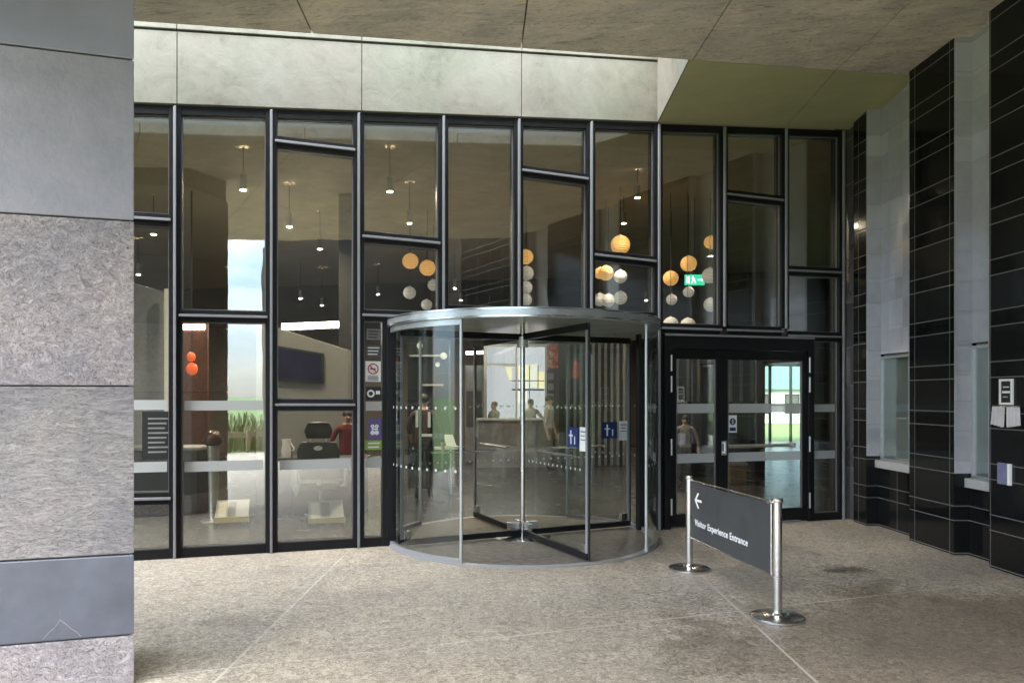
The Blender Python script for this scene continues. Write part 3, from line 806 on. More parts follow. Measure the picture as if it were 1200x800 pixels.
# ------------------------------------------------------------------ black double door on the right
ds0, ds1 = fs(774.5)+0.0, fs(949.5)
q = fw((ds0+ds1)/2, 0.05)
door = thing('double_door', 'black framed double door with one narrow leaf right of the revolving door', 'door', (q.x, q.y, 0), TH)
c0 = (ds0+ds1)/2
a, b = ds0-c0+0.035, ds1-c0+0.035
mb = MB(); mb.box((a, -0.09, 0), (a+0.085, 0.085, 2.428)); mb.box((b-0.085, -0.09, 0), (b, 0.085, 2.428)); mb.box((a+0.0855, -0.088, 2.24), (b-0.0855, 0.083, 2.428))
mb.build('door_frame', M['frame'], door, bevel=0.005)
MB().box((a-0.0, -0.098, 2.40), (b, -0.0905, 2.425)).build('head_trim', M['cap'], door)
def leaf(x0, x1, sl, sr, hinge_left, main):
    z0, z1 = 0.02, 2.235
    fr = MB()
    fr.box((x0, -0.06, z0), (x0+sl, -0.005, z1)); fr.box((x1-sr, -0.06, z0), (x1, -0.005, z1))
    fr.box((x0+sl+0.0005, -0.058, z0), (x1-sr-0.0005, -0.007, z0+0.16)); fr.box((x0+sl+0.0005, -0.058, z1-0.12), (x1-sr-0.0005, -0.007, z1))
    lf = fr.build('door_leaf', M['frame'], door, bevel=0.004)
    ga, gb = x0+sl-0.004, x1-sr+0.004
    MB().box((ga, -0.04, z0+0.155), (gb, -0.024, z1-0.115)).build('glass_pane', M['glass'], lf)
    e = 0.014; bd = MB()
    bd.box((ga+0.005, -0.054, z0+0.161), (ga+e+0.005, -0.0405, z1-0.121)); bd.box((gb-e-0.005, -0.054, z0+0.161), (gb-0.005, -0.0405, z1-0.121))
    bd.build('glazing_bead', M['bead'], lf)
    for zc in (1.495, 0.87):
        MB().box((ga+0.022, -0.0445, zc-0.058), (gb-0.022, -0.042, zc+0.058)).build('frosted_band', M['frost'], lf)
    hx = x0-0.004 if hinge_left else x1+0.004
    for zc in (2.06, 1.80, 1.02, 0.28):
        MB().tube((hx, -0.105, zc-0.10), (hx, -0.105, zc+0.10), 0.013, n=10).build('hinge', M['alu'], lf, smooth=40)
    if main:
        h = MB(); h.box((x0+0.02, -0.07, 0.90), (x0+0.095, -0.061, 1.08)); h.build('lock_plate', M['alu'], lf, bevel=0.003)
        h = MB(); xx = x0+0.057
        h.tube((xx-0.02, -0.115, 0.93), (xx-0.02, -0.115, 1.06), 0.010); h.tube((xx-0.02, -0.07, 0.935), (xx-0.02, -0.115, 0.935), 0.009); h.tube((xx-0.02, -0.07, 1.055), (xx-0.02, -0.115, 1.055), 0.009)
        h.build('handle', M['white'], lf, smooth=40)
        h = MB(); h.tube((ga+0.02, 0.05, 1.0), (gb-0.08, 0.05, 1.0), 0.022); h.box((ga+0.0, 0.0, 0.97), (ga+0.04, 0.06, 1.03)); h.box((gb-0.1, 0.0, 0.97), (gb-0.06, 0.06, 1.03))
        h.build('push_bar', M['white'], lf, smooth=40)
        cx = ga+0.085; cz = 1.295
        n_ = MB().box((cx-0.06, -0.045, cz-0.11), (cx+0.06, -0.0425, cz+0.11)).build('door_notice', M['paper'], lf)
        s_ = MB(); s_.prism(disc_poly(cx, cz+0.03, 0.045), -0.0465, -0.0452); s_.box((cx-0.045, -0.0465, cz-0.09), (cx+0.045, -0.0452, cz-0.045)); s_.build('blue_symbol', M['blue'], n_)
        MB().box((cx-0.007, -0.048, cz+0.0), (cx+0.007, -0.0467, cz+0.06)).build('figure', M['paper'], n_)
sm = fs(843)-c0
leaf(a+0.088, sm-0.003, 0.085, 0.05, True, False)
leaf(sm+0.003, b-0.088, 0.115, 0.075, False, True)

# ------------------------------------------------------------------ post and banner barrier
PL, PR = Vector((1.69, 7.05)), Vector((1.973, 5.50))
e = (PR-PL); LB = e.length; rb = math.atan2(e.y, e.x)
bar = thing('banner_barrier', 'steel post barrier with dark grey direction banner standing on the paving', 'barrier', (PL.x, PL.y, 0), rb)
for x in (0.0, LB):
    p_ = MB().tube((x, 0, 0.012), (x, 0, 0.865), 0.034, n=28).build('post', M['steel'], bar, smooth=40)
    MB().lathe([(0.0, 0.0), (0.19, 0.0), (0.195, 0.004), (0.195, 0.018), (0.185, 0.024), (0.06, 0.036), (0.045, 0.05), (0.0, 0.05)], (x, 0, 0), n=48).build('base', M['steel'], p_, smooth=35)
    MB().lathe([(0.0, 0.0), (0.04, 0.0), (0.042, 0.01), (0.042, 0.026), (0.034, 0.032), (0.0, 0.032)], (x, 0, 0.862), n=28).build('cap', M['steel'], p_, smooth=35)
    MB().lathe([(0.035, 0.0), (0.04, 0.003), (0.04, 0.015), (0.035, 0.018)], (x, 0, 0.30), n=24).build('collar', M['steel'], p_, smooth=35)
M['banner'] = plain('dark_grey_banner_fabric', (0.045, 0.045, 0.047), 0.6, 0, 0.12, 5, 0.15, 400)
mb = MB(); nx, nz = 40, 10; x0, x1 = 0.055, LB-0.10; vs_ = []
for sgn in (0, 1):
    for j in range(nz+1):
        for i in range(nx+1):
            f = i/nx; g = j/nz
            sag = 0.008*math.sin(PI*f)
            y = 0.006*math.sin(f*8+g*2)*math.sin(PI*f) + 0.0012*math.sin(f*27+g*6)
            vs_.append((x0+(x1-x0)*f, y + (0.002 if sgn else -0.002), 0.315+0.53*g - sag))
m_ = nx+1; o_ = (nx+1)*(nz+1)
fs_ = [(j*m_+i, j*m_+i+1, (j+1)*m_+i+1, (j+1)*m_+i) for j in range(nz) for i in range(nx)]
fs_ += [(o_+b_, o_+a_, o_+d_, o_+c_) for a_, b_, c_, d_ in fs_]
mb.add(vs_, fs_)
ban = mb.build('banner', M['banner'], bar, smooth=60)
rd = MB()
for zz in (0.855, 0.308):
    rd.tube((0.034, 0, zz), (LB-0.034, 0, zz), 0.0075, n=10)
rd.build('cross_rail', M['steel'], bar, smooth=40)
MB().tube((LB-0.085, 0, 0.30), (LB-0.085, 0, 0.86), 0.009, n=10).build('tension_rod', M['steel'], bar, smooth=40)
rh = MB(); rh.tube((LB, 0.0, 0.862), (LB, -0.085, 0.862), 0.008, n=8); rh.tube((LB, 0, 0.305), (LB, 0.08, 0.305), 0.006, n=8); rh.build('hook', M['steel'], bar, smooth=40)
M['lettering'] = plain('white_lettering', (0.80, 0.80, 0.80), 0.6, 0, 0.03)
def text_mesh(body, size, name, parent, loc, width=None):
    cu = bpy.data.curves.new('tmp', 'FONT'); cu.body = body; cu.size = size; cu.extrude = 0.0008; cu.offset = size*0.014
    cu.space_character = 1.08
    ob = bpy.data.objects.new('tmp', cu); COL.objects.link(ob)
    dg = bpy.context.evaluated_depsgraph_get(); dg.update()
    me = bpy.data.meshes.new_from_object(ob.evaluated_get(dg))
    bpy.data.objects.remove(ob)
    xs = [v.co.x for v in me.vertices]
    k_ = (width/(max(xs)-min(xs))) if width else 1
    for v in me.vertices:
        x, y, z = v.co
        v.co = (loc[0]+x*k_, loc[1]-z-0.001, loc[2]+y*k_)
    me.materials.clear(); me.materials.append(M['lettering'])
    o = bpy.data.objects.new(name, me); COL.objects.link(o); o.parent = parent
    return o
text_mesh('Visitor Experience Entrance', 0.084, 'lettering', ban, (0.15, -0.0105, 0.45), 1.0)
ar = MB(); cx, cz, w_ = 0.22, 0.685, 0.011
ar.box((cx-0.055, -0.0115, cz-w_), (cx+0.07, -0.0095, cz+w_))
for sg in (1, -1):
    ar.prism([(cx-0.075, cz), (cx-0.01, cz+sg*0.07), (cx+0.02, cz+sg*0.07), (cx-0.045, cz)], -0.0118, -0.0098)
ar.build('arrow', M['lettering'], ban)

# ------------------------------------------------------------------ inside the hall
SL, SR, VB = -6.0, 21.5, 14.8
M['brown'] = plain('brown_ceiling_board', (0.40, 0.34, 0.25), 0.7, 0, 0.12, 1.2)
M['wallbrown'] = plain('dark_brown_wall', (0.10, 0.082, 0.066), 0.7, 0, 0.15, 1.5)
M['greywall'] = plain('grey_plaster', (0.22, 0.22, 0.215), 0.7, 0, 0.08)
def sv(s, v): q = fw(s, v); return (q.x, q.y)
fl = MB().slab([sv(SL, 0.04), sv(SR, 0.04), sv(SR, VB), sv(SL, VB)], -0.15, 0.006).build('hall_floor', M['floor']); tag(fl, kind='structure')
clz = lambda x, y: ftop(local((x, y, 0))[0]) + 0.24
cl = MB().slab([sv(SL, 0.27), sv(SR, 0.27), sv(SR, VB), sv(SL, VB)], clz, lambda x, y: clz(x, y)+0.5).build('hall_ceiling', M['brown']); tag(cl, kind='structure')
hw = thing('hall_wall', 'dark brown back wall of the hall seen through the glass', 'wall', (O.x, O.y, 0), TH)
wa, wb = 16.6, 20.2          # wide window onto the lawn in the back wall
for x0, x1, z0, z1 in ((SL, wa, 0, 7), (wa, wb, 2.75, 7), (wb, SR, 0, 7)):
    MB().box((x0, VB, z0), (x1, VB+0.3, z1)).build('wall_panel', M['wallbrown'], hw)
wf = MB()
for i in range(5):
    xx = wa + (wb-wa)*i/4; wf.box((xx-0.03, VB+0.1, 0.0), (xx+0.03, VB+0.2, 2.75))
wf.box((wa, VB+0.11, 1.3), (wb, VB+0.19, 1.36))
wf.build('window_frame', M['frame'], hw)
for sx, nm in ((SL, 'left end wall of the hall behind the stone pillar'), (SR, 'far right end wall of the hall beyond the black doors')):
    w_ = MB().box((sx-0.3 if sx < 0 else sx, 0.27, 0), (sx if sx < 0 else sx+0.3, VB, 7)).build('end_wall', M['wallbrown']); w_.location = (O.x, O.y, 0); w_.rotation_euler = (0, 0, TH)
    tag(w_, nm, 'wall')
# right of the facade the hall front is a solid wall behind the black tiles
w_ = MB().box((8.95, 0.3, 0), (SR, 0.55, 7)).build('front_wall', M['wallbrown']); w_.location = (O.x, O.y, 0); w_.rotation_euler = (0, 0, TH)
tag(w_, 'solid hall front wall hidden behind the black tiled wall', 'wall')
# roof-edge filler above the ceiling so no sky leaks in behind the band
up = MB().prism([(SL, ftop(SL)+0.72), (SR, ftop(SR)+0.72), (SR, ftop(SR)+2.45), (SL, ftop(SL)+2.45)], 0.26, VB+0.3).build('hall_roof', M['joint']); up.location = (O.x, O.y, 0); up.rotation_euler = (0, 0, TH)
tag(up, 'flat roof over the glazed hall', 'roof')

M['bulb'] = emit('warm_lamp_glow', (1.0, 0.86, 0.66), 760)
def ceil_at(P): return ftop(local(P)[0]) + 0.24
def pendant_parts(t, cord, r=0.045, h=0.21):
    MB().tube((0, 0, h), (0, 0, h+cord), 0.006, n=6).build('cord', M['black'], t)
    MB().lathe([(r*0.2, h), (r, h-0.01), (r, 0.0), (r*0.86, 0.0), (r*0.86, 0.02)], n=16).build('shade', M['alu'], t, smooth=40)
    MB().lathe([(0.0, 0.012), (r*0.85, 0.012)], n=14).build('bulb', M['bulb'], t)
for (x, y, d), lb in zip([(285, 223, 9.6), (339, 266, 11.4), (375, 292, 13.2), (403, 315, 15.0), (352, 350, 18.2), (377, 358, 19.2), (457, 225, 10.0), (480, 262, 11.8), (443, 345, 19.3), (533, 338, 18.6), (540, 352, 20.6), (747, 232, 12.0), (731, 262, 13.8), (833, 300, 16.0), (162, 322, 14.4), (180, 275, 11.5), (757, 352, 20.5)],
        ['largest cylinder pendant lamp high in the second pane from the left', 'cylinder pendant lamp at upper left of the third bay', 'pendant lamp right of centre in the third bay', 'pendant lamp close to the right mullion of the third bay',
         'small far pendant lamp above the grey partition', 'lower of the two small far pendant lamps over the partition', 'pendant lamp in the upper pane above the globe cluster', 'pendant lamp just over the slanting transom of the fourth bay',
         'tiny far pendant lamp left of the paired orange globes', 'tiny pendant lamp over the left part of the canopy rim', 'lowest tiny pendant lamp right above the canopy rim', 'pendant lamp high in the bay left of the slot corner',
         'pendant lamp just above the big golden globe', 'pendant lamp over the green exit sign', 'pendant lamp low beside the stone pillar edge', 'pendant lamp high in the first visible bay', 'tiny pendant lamp right of the grey globe pair']):
    P = at(x, y, d)
    t = thing('pendant_lamp', lb, 'lamp', P, 0, 'cylinder pendant lamps in the hall')
    pendant_parts(t, max(0.05, ceil_at(P) - P.z - 0.21))
def shade(name, col, ec, es):
    k = NT(name); tc = k.new('ShaderNodeTexCoord'); wv = k.new('ShaderNodeTexWave', wave_type='BANDS', bands_direction='Z')
    k.link(tc.outputs['Object'], wv.inputs['Vector']); wv.inputs['Scale'].default_value = 11; wv.inputs['Distortion'].default_value = 1.5; wv.inputs['Detail'].default_value = 3
    f = k.ramp(wv.outputs['Fac'], [(0.1, 0.55), (0.6, 1.0)])
    c = k.mix(1.0, f, col, 'MULTIPLY'); e = k.mix(1.0, f, ec, 'MULTIPLY')
    k.link(e, k.b.inputs['Emission Color']); k.b.inputs['Emission Strength'].default_value = es
    return k.base(c, 0.6, 0, k.bump(wv.outputs['Fac'], 0.5, 0.02))
M['orange'] = shade('glowing_orange_shade', (0.62, 0.36, 0.13), (1.0, 0.55, 0.18), 0.09)
M['pearl'] = shade('pearl_white_shade', (0.62, 0.62, 0.60), (1.0, 0.97, 0.92), 0.03)
globes = [(481,306,9.5,'orange',14,'left of the two orange globes in the fourth bay'), (501,314,9.5,'orange',13.7,'right of the two orange globes in the fourth bay'), (480,343,7.5,'pearl',15,'pearl globe below the left orange globe of the fourth bay'),
 (508,334,7,'pearl',15,'pearl globe half behind the mullion right of the paired orange globes'), (500,357,6.5,'pearl',15.6,'lowest pearl globe of the fourth bay over the canopy'),
 (616,301,9,'orange',14,'topmost globe beside the sixth mullion'), (617,320,8.5,'pearl',14.3,'second globe down beside the sixth mullion'), (616,337,8,'pearl',14.6,'third globe down beside the sixth mullion'), (616,351,7.5,'pearl',15,'lowest globe beside the sixth mullion'),
 (727,287,11.5,'orange',13,'big golden globe alone in the upper pane'), (710,320,9,'orange',14,'front globe of the golden pair under the transom'), (703,320,7,'orange',14.6,'rear globe of the golden pair under the transom'), (727,324,8,'pearl',14.4,'pearl globe right of the golden pair'),
 (703,351,8,'pearl',15,'left globe of the grey pair over the canopy rim'), (713,352,8,'pearl',14.6,'middle globe of the grey group over the canopy rim'), (727,349,8,'pearl',14.8,'right globe of the grey group over the canopy rim'),
 (833,284,8,'orange',14.6,'small orange globe at the top right of the eighth bay'), (807,309,9.5,'orange',14,'orange globe above the exit sign'), (786,326,9,'orange',14.2,'orange globe left of the exit sign'), (832,323,9.5,'pearl',14,'pearl globe at the right end of the exit sign'),
 (787,351,6.5,'pearl',15.4,'small pearl globe below the left orange globe of the eighth bay'), (807,342,6.5,'pearl',15.4,'small pearl globe under the exit sign'), (833,357,8.5,'pearl',14.5,'pearl globe low by the right mullion of the eighth bay'),
 (786,380,9,'pearl',13.8,'bottom left pearl globe just above the door head'), (806,381,9,'pearl',13.8,'bottom right pearl globe just above the door head')]
for x, y, r, m, d, lb in globes:
    P = at(x, y, d); rad = r/F*d
    t = thing('globe_pendant', lb, 'lamp', P, 0, 'globe pendant lamps hung in clusters')
    MB().ball((0, 0, 0), rad, 20, (1, 1, 0.97)).build('globe', M[m], t, smooth=80)
    MB().tube((0, 0, rad*0.95), (0, 0, ceil_at(P)-P.z), 0.005, n=6).build('cord', M['black'], t)
    MB().lathe([(0.0, 0.02), (0.018, 0.018), (0.02, -0.01), (0.0, -0.01)], (0, 0, rad*0.97), n=10).build('fitting', M['alu'], t, smooth=40)

# exit sign
M['exit'] = emit('lit_green_sign', (0.02, 0.30, 0.18), 0.4)
M['exit_w'] = emit('lit_white_symbol', (0.75, 0.95, 0.88), 0.3)
P = at(814, 328, 14.3); t = thing('exit_sign', 'lit green exit sign among the globes in the eighth bay', 'sign', P, 0)
MB().box((-0.19, -0.02, -0.10), (0.19, 0.02, 0.10)).build('panel', M['exit'], t)
mb = MB(); mb.prism(disc_poly(-0.04, 0.06, 0.016, 12), -0.026, -0.021); mb.prism([(-0.07, -0.07), (-0.05, -0.07), (-0.02, 0.0), (0.0, -0.07), (0.02, -0.07), (0.0, 0.02), (-0.03, 0.045), (-0.07, 0.02), (-0.045, 0.01)], -0.026, -0.021)
mb.box((-0.16, -0.026, -0.07), (-0.10, -0.021, 0.07)); mb.box((0.05, -0.026, -0.012), (0.14, -0.021, 0.012)); mb.prism([(0.13, -0.04), (0.17, 0.0), (0.13, 0.04)], -0.026, -0.021)
mb.build('symbol', M['exit_w'], t)
MB().tube((0, 0, 0.1), (0, 0, ceil_at(P)-P.z), 0.008, n=6).build('hanger', M['black'], t)

# furniture seen through the glass
def ground_d(y): return EYE*F/(y-HOR)
def place(name, label, cat, x, d, rz=0.0, z=0.006, group=None):
    return thing(name, label, cat, ((x-600)/F*d, d, z), rz, group)
# grey partition with screen
def poly_at(pts, d): return [((x-600)/F*d, EYE+(HOR-y)/F*d) for x, y in pts]
def wallpoly(name, label, cat, pts, d, th, m):
    pl = poly_at(pts, d)
    o = MB().prism(pl, 0, th).build(name, m); o.location = (0, d, 0)
    return tag(o, label, cat)
D0 = 11.2
pt = thing('partition', 'grey partition with sloping top and a dark screen behind the third bay', 'partition', (0, D0, 0))
MB().prism(poly_at([(300, 376), (408, 410), (408, 592), (300, 592)], D0), 0, 0.2).build('panel', M['greywall'], pt, bevel=0.006)
sc_ = thing('wall_screen', 'dark blue television screen mounted on the grey partition', 'screen', (0, D0-0.07, 0))
M['screen'] = plain('dark_blue_screen', (0.012, 0.012, 0.045), 0.12, 0, 0.3, 3)
MB().prism(poly_at([(326, 405), (380, 414), (380, 449), (326, 446)], D0), 0, 0.055).build('casing', M['black'], sc_, bevel=0.004)
MB().prism(poly_at([(328, 408), (378, 416), (378, 446.5), (328, 443.5)], D0), -0.004, -0.0005).build('display', M['screen'], sc_)
M['striplight'] = emit('strip_lamp_glow', (1, 0.95, 0.85), 3.0)
o = wallpoly('strip_light', 'long white strip lamp above the grey partition', 'lamp', [(330, 379), (404, 376), (404, 383), (330, 386)], 13.5, 0.08, M['striplight'])
wallpoly('column', 'dark square column behind the third bay by the partition end', 'column', [(397, 150), (414, 150), (414, 582), (397, 582)], 12.2, 0.24, M['black'])
wallpoly('partition', 'dark grey partition with sloping top beside the stone pillar', 'partition', [(120, 320), (192, 342), (192, 600), (120, 600)], 10.6, 0.15, M['midgrey'])
wallpoly('edge_post', 'thin white upright post at the end of the dark partition', 'post', [(192.5, 338), (197, 338), (197, 596), (192.5, 596)], 10.4, 0.06, M['white'])
# wooden door leaf with orange lantern
M['wood'] = plain('red_brown_wood', (0.075, 0.028, 0.018), 0.45, 0, 0.3, 4)
dd = 12.0
t = thing('wooden_panel', 'red brown wooden door panel behind the second bay', 'door', (0, dd, 0))
MB().prism(poly_at([(207, 375), (243, 375), (243, 578), (207, 578)], dd), 0, 0.06).build('leaf', M['wood'], t)
MB().prism(poly_at([(210, 380), (240, 380), (240, 386), (210, 386)], dd), -0.03, -0.001).build('lit_transom', M['striplight'], t)
M['lantern'] = NT('orange_red_glass').m
_k = M['lantern'].node_tree.nodes['Principled BSDF']; _k.inputs['Base Color'].default_value = (0.5, 0.07, 0.02, 1); _k.inputs['Emission Color'].default_value = (1, 0.18, 0.05, 1); _k.inputs['Emission Strength'].default_value = 0.08; _k.inputs['Roughness'].default_value = 0.2
for x, y, r, lb in ((224, 418, 5, 'upper orange red glass lamp in front of the wooden panel'), (225, 432, 6.5, 'lower orange red glass lamp in front of the wooden panel')):
    P = at(x, y, 11.4); t = thing('glass_lamp', lb, 'lamp', P, 0, 'orange red glass lamps')
    MB().ball((0, 0, 0), r/F*11.4, 16, (1, 1, 1.15)).build('globe', M['lantern'], t, smooth=80)
    MB().tube((0.0, 0, r/F*11.4), (0.0, 0, ceil_at(P)-P.z), 0.005, n=6).build('cord', M['black'], t)

# counters, desks
def desk(name, label, cat, x0, x1, d, top, m1, m2, dep=0.6):
    t = thing(name, label, cat, ((x0+x1)/2, d, 0.006)); w_ = (x1-x0)/2
    MB().box((-w_, 0, top-0.04), (w_, dep, top)).build('worktop', m1, t, bevel=0.005)
    MB().box((-w_+0.04, 0.06, 0), (w_-0.04, 0.1, top-0.041)).build('front_panel', m2, t)
    for sx in (-1, 1): MB().box((sx*(w_-0.04), 0.101, 0), (sx*(w_-0.08), dep-0.03, top-0.041)).build('side_panel', m2, t)
    return t
desk('desk', 'dark desk behind the third bay in front of the grey partition', 'desk', at(318,0,10.2).x, at(424,0,10.2).x, 10.3, 0.78, M['darkgrey'], M['black'])
desk('counter', 'dark counter behind the leftmost panes', 'counter', at(150,0,10.0).x-0.5, at(232,0,10.0).x, 10.0, 0.95, M['midgrey'], M['black'])
M['palecounter'] = plain('pale_grey_counter', (0.42, 0.41, 0.38), 0.5, 0, 0.08)
desk('service_counter', 'long pale counter deep in the hall behind the revolving door', 'counter', at(555,0,17).x, at(642,0,17).x, 17, 1.12, M['palecounter'], M['midgrey'], 0.8)
def chair(label, x, d, rz):
    t = place('office_chair', label, 'chair', x, d, rz)
    mb = MB()
    for i in range(5):
        a_ = 2*PI*i/5; mb.tube((0, 0, 0.09), (0.28*math.cos(a_), 0.28*math.sin(a_), 0.06), 0.02, 0.015, 8)
    b_ = mb.build('base', M['alu'], t, smooth=40)
    for i in range(5):
        a_ = 2*PI*i/5; MB().ball((0.28*math.cos(a_), 0.28*math.sin(a_), 0.034), 0.03, 10).build('castor', M['black'], b_, smooth=60)
    MB().tube((0, 0, 0.08), (0, 0, 0.44), 0.025).build('gas_lift', M['alu'], t, smooth=40)
    MB().box((-0.25, -0.24, 0.44), (0.25, 0.24, 0.53)).build('seat', M['black'], t, bevel=0.03)
    MB().prism([(-0.24, 0.58), (0.24, 0.58), (0.27, 0.95), (0.22, 1.06), (-0.22, 1.06), (-0.27, 0.95)], -0.30, -0.23).build('backrest', M['darkgrey'], t, bevel=0.02)
    MB().prism([(-0.15, 1.10), (0.15, 1.10), (0.18, 1.2), (0.13, 1.31), (-0.13, 1.31), (-0.18, 1.2)], -0.29, -0.23).build('headrest', M['black'], t, bevel=0.02)
    mb = MB()
    for sx in (-0.1, 0.1): mb.box((sx-0.012, -0.265, 1.055), (sx+0.012, -0.255, 1.11))
    mb.box((-0.03, -0.245, 0.50), (0.03, -0.235, 0.60)); mb.build('back_strut', M['alu'], t)
    for sx in (-1, 1):
        mb = MB(); mb.box((sx*0.29, -0.18, 0.74), (sx*0.34, 0.14, 0.77)); mb.box((sx*0.30, -0.02, 0.48), (sx*0.33, 0.04, 0.74)); mb.box((sx*0.20, -0.02, 0.455), (sx*0.33, 0.04, 0.479))
        mb.build('armrest', M['alu'], t)
    em = MB(); em.prism([(0.055*math.cos(2*PI*i/20), 0.98+0.03*math.sin(2*PI*i/20)) for i in range(20)], -0.306, -0.301); em.build('badge', M['white'], t)
chair('black high backed office chair with a white oval badge at the dark desk', 376, 9.75, R(8))
#chair('black office chair mostly hidden behind the left counter panes', 240, 9.6, R(60))
# red coat on the desk end, jug, post, floor stands
def person(label, x, d, rz, shirt, trous, h=1.7, arms=((0.32, -0.05, 0.83), (-0.32, -0.05, 0.83)), hair=(0.03, 0.02, 0.015), skin=(0.42, 0.27, 0.2), stride=0.06):
    k_ = h/1.7
    t = place('person', label, 'person', x, d, rz)
    ms_ = [plain('skin', skin, 0.55, 0, 0.06), plain('top_cloth', shirt, 0.85, 0, 0.15, 12), plain('trouser_cloth', trous, 0.85, 0, 0.15, 12), M['black']]
    V, E, Rr = [], [], []
    def vtx(p, r, par=None):
        V.append(tuple(c*k_ for c in p)); Rr.append((r[0]*k_, r[1]*k_) if isinstance(r, tuple) else (r*k_, r*k_))
        if par is not None: E.append((par, len(V)-1))
        return len(V)-1
    pel = vtx((0, 0, 0.93), (0.155, 0.11))
    wst = vtx((0, 0, 1.08), (0.14, 0.10), pel); ch = vtx((0, 0.01, 1.28), (0.17, 0.115), wst); sh_ = vtx((0, 0.01, 1.41), (0.13, 0.09), ch)
    nk = vtx((0, 0, 1.49), 0.055, sh_); hd = vtx((0, -0.01, 1.57), (0.072, 0.085), nk); h2 = vtx((0, -0.01, 1.635), (0.072, 0.088), hd)
    for sx, hand in ((1, arms[0]), (-1, arms[1])):
        s_ = vtx((sx*0.175, 0.01, 1.39), 0.06, sh_)
        mid = ((sx*0.22+hand[0])/2 + sx*0.03, hand[1]*0.5+0.05, (1.39+hand[2])/2)
        el = vtx(mid, 0.043, s_); wr = vtx(hand, 0.028, el)
        hv = (Vector(hand)-Vector(mid)).normalized()
        pm = vtx(tuple(Vector(hand)+hv*0.06), (0.022, 0.04), wr)
        side = Vector((0, 1, 0)); 
        for j, ln in enumerate((0.075, 0.085, 0.08, 0.06)):
            p0 = Vector(hand)+hv*0.10+side*(0.03-0.02*j)
            vtx(tuple(p0+hv*ln*0.5-Vector((sx*0.012, 0, 0))), 0.009, pm)
        vtx(tuple(Vector(hand)+hv*0.07-side*0.055), 0.01, pm)
    for sx in (1, -1):
        hp_ = vtx((sx*0.09, 0, 0.88), 0.095, pel); kn = vtx((sx*0.10, -0.02+sx*stride*0.5, 0.49), 0.06, hp_)
        an = vtx((sx*0.10, 0.03+sx*stride, 0.09), 0.045, kn); tp = vtx((sx*0.115, -0.14+sx*stride, 0.035), (0.042, 0.03), an)
    me = bpy.data.meshes.new('body'); me.from_pydata(V, E, []); ob = bpy.data.objects.new('body_tmp', me); COL.objects.link(ob)
    ob.modifiers.new('Skin', 'SKIN'); sm_ = ob.modifiers.new('Sub', 'SUBSURF'); sm_.levels = 2
    for i, sv_ in enumerate(me.skin_vertices[0].data):
        sv_.radius = Rr[i]; sv_.use_root = (i == 0)
    dg = bpy.context.evaluated_depsgraph_get(); dg.update()
    m2 = bpy.data.meshes.new_from_object(ob.evaluated_get(dg)); bpy.data.objects.remove(ob)
    m2.materials.clear()
    for m_ in ms_: m2.materials.append(m_)
    for p_ in m2.polygons:
        p_.use_smooth = True; c = p_.center/k_
        hand_near = min((Vector(c)-Vector(a_)).length for a_ in arms)
        p_.material_index = 0 if (c.z > 1.47 or hand_near < 0.11 and abs(c.x) > 0.1) else 3 if c.z < 0.08 else 2 if (c.z < 0.95 and abs(c.x) < 0.24) else 1
    o = bpy.data.objects.new('body', m2); COL.objects.link(o); o.parent = t
    hr = plain('hair', hair, 0.6, 0, 0.3, 40)
    MB().ball((0, 0.015*k_, 1.645*k_), 0.098*k_, 16, (0.86, 1.0, 0.82)).build('hair', hr, t, smooth=80)
    fc = MB()
    fc.ball((0, -0.098*k_, 1.585*k_), 0.016*k_, 8, (0.8, 1.1, 1.4))
    for sx in (-1, 1): fc.ball((sx*0.078*k_, 0, 1.59*k_), 0.02*k_, 8, (0.5, 0.8, 1.3))
    fc.build('nose_and_ears', ms_[0], t, smooth=80)
    ey = MB()
    for sx in (-1, 1): ey.ball((sx*0.03*k_, -0.086*k_, 1.605*k_), 0.01*k_, 8)
    ey.box((-0.025*k_, -0.094*k_, 1.538*k_), (0.025*k_, -0.082*k_, 1.545*k_)); ey.build('eyes_and_mouth', M['ink'], t, smooth=80)
    return t
pm_ = person('person with back turned in dark maroon jacket with white straps behind the revolving door', 497, 11.6, R(180), (0.055, 0.02, 0.022), (0.015, 0.015, 0.018), 1.66, ((0.24, -0.2, 1.0), (-0.3, -0.05, 0.85)))
st_ = MB(); st_.box((-0.115, 0.115, 1.16), (-0.075, 0.145, 1.40)); st_.box((0.075, 0.115, 1.16), (0.115, 0.145, 1.42)); st_.box((-0.14, 0.118, 1.02), (0.06, 0.135, 1.06))
st_.build('white_straps', M['white'], pm_)
person('person in pale shirt standing behind the long counter just right of the door shaft', 622, 17.95, R(12), (0.52, 0.51, 0.47), (0.22, 0.19, 0.14), 1.56, ((0.30, -0.25, 1.05), (-0.34, -0.02, 0.9)))
person('person in grey green top at the left end of the long counter in the hall', 579, 18.0, R(-50), (0.27, 0.29, 0.25), (0.06, 0.055, 0.05), 1.5, ((0.2, -0.3, 1.1), (-0.3, -0.05, 0.83)), (0.25, 0.17, 0.09))
person('person in grey blouse near the counter below the red picture', 644, 16.6, R(70), (0.30, 0.29, 0.27), (0.10, 0.09, 0.08), 1.64)
person('person in grey coat seen through the narrow leaf of the black door', 803, 13.6, R(-15), (0.19, 0.19, 0.2), (0.02, 0.02, 0.025), 1.28)
person('person in dark red coat standing behind the desk by the dark column', 407, 11.0, R(25), (0.10, 0.006, 0.008), (0.02, 0.02, 0.02), 1.42)

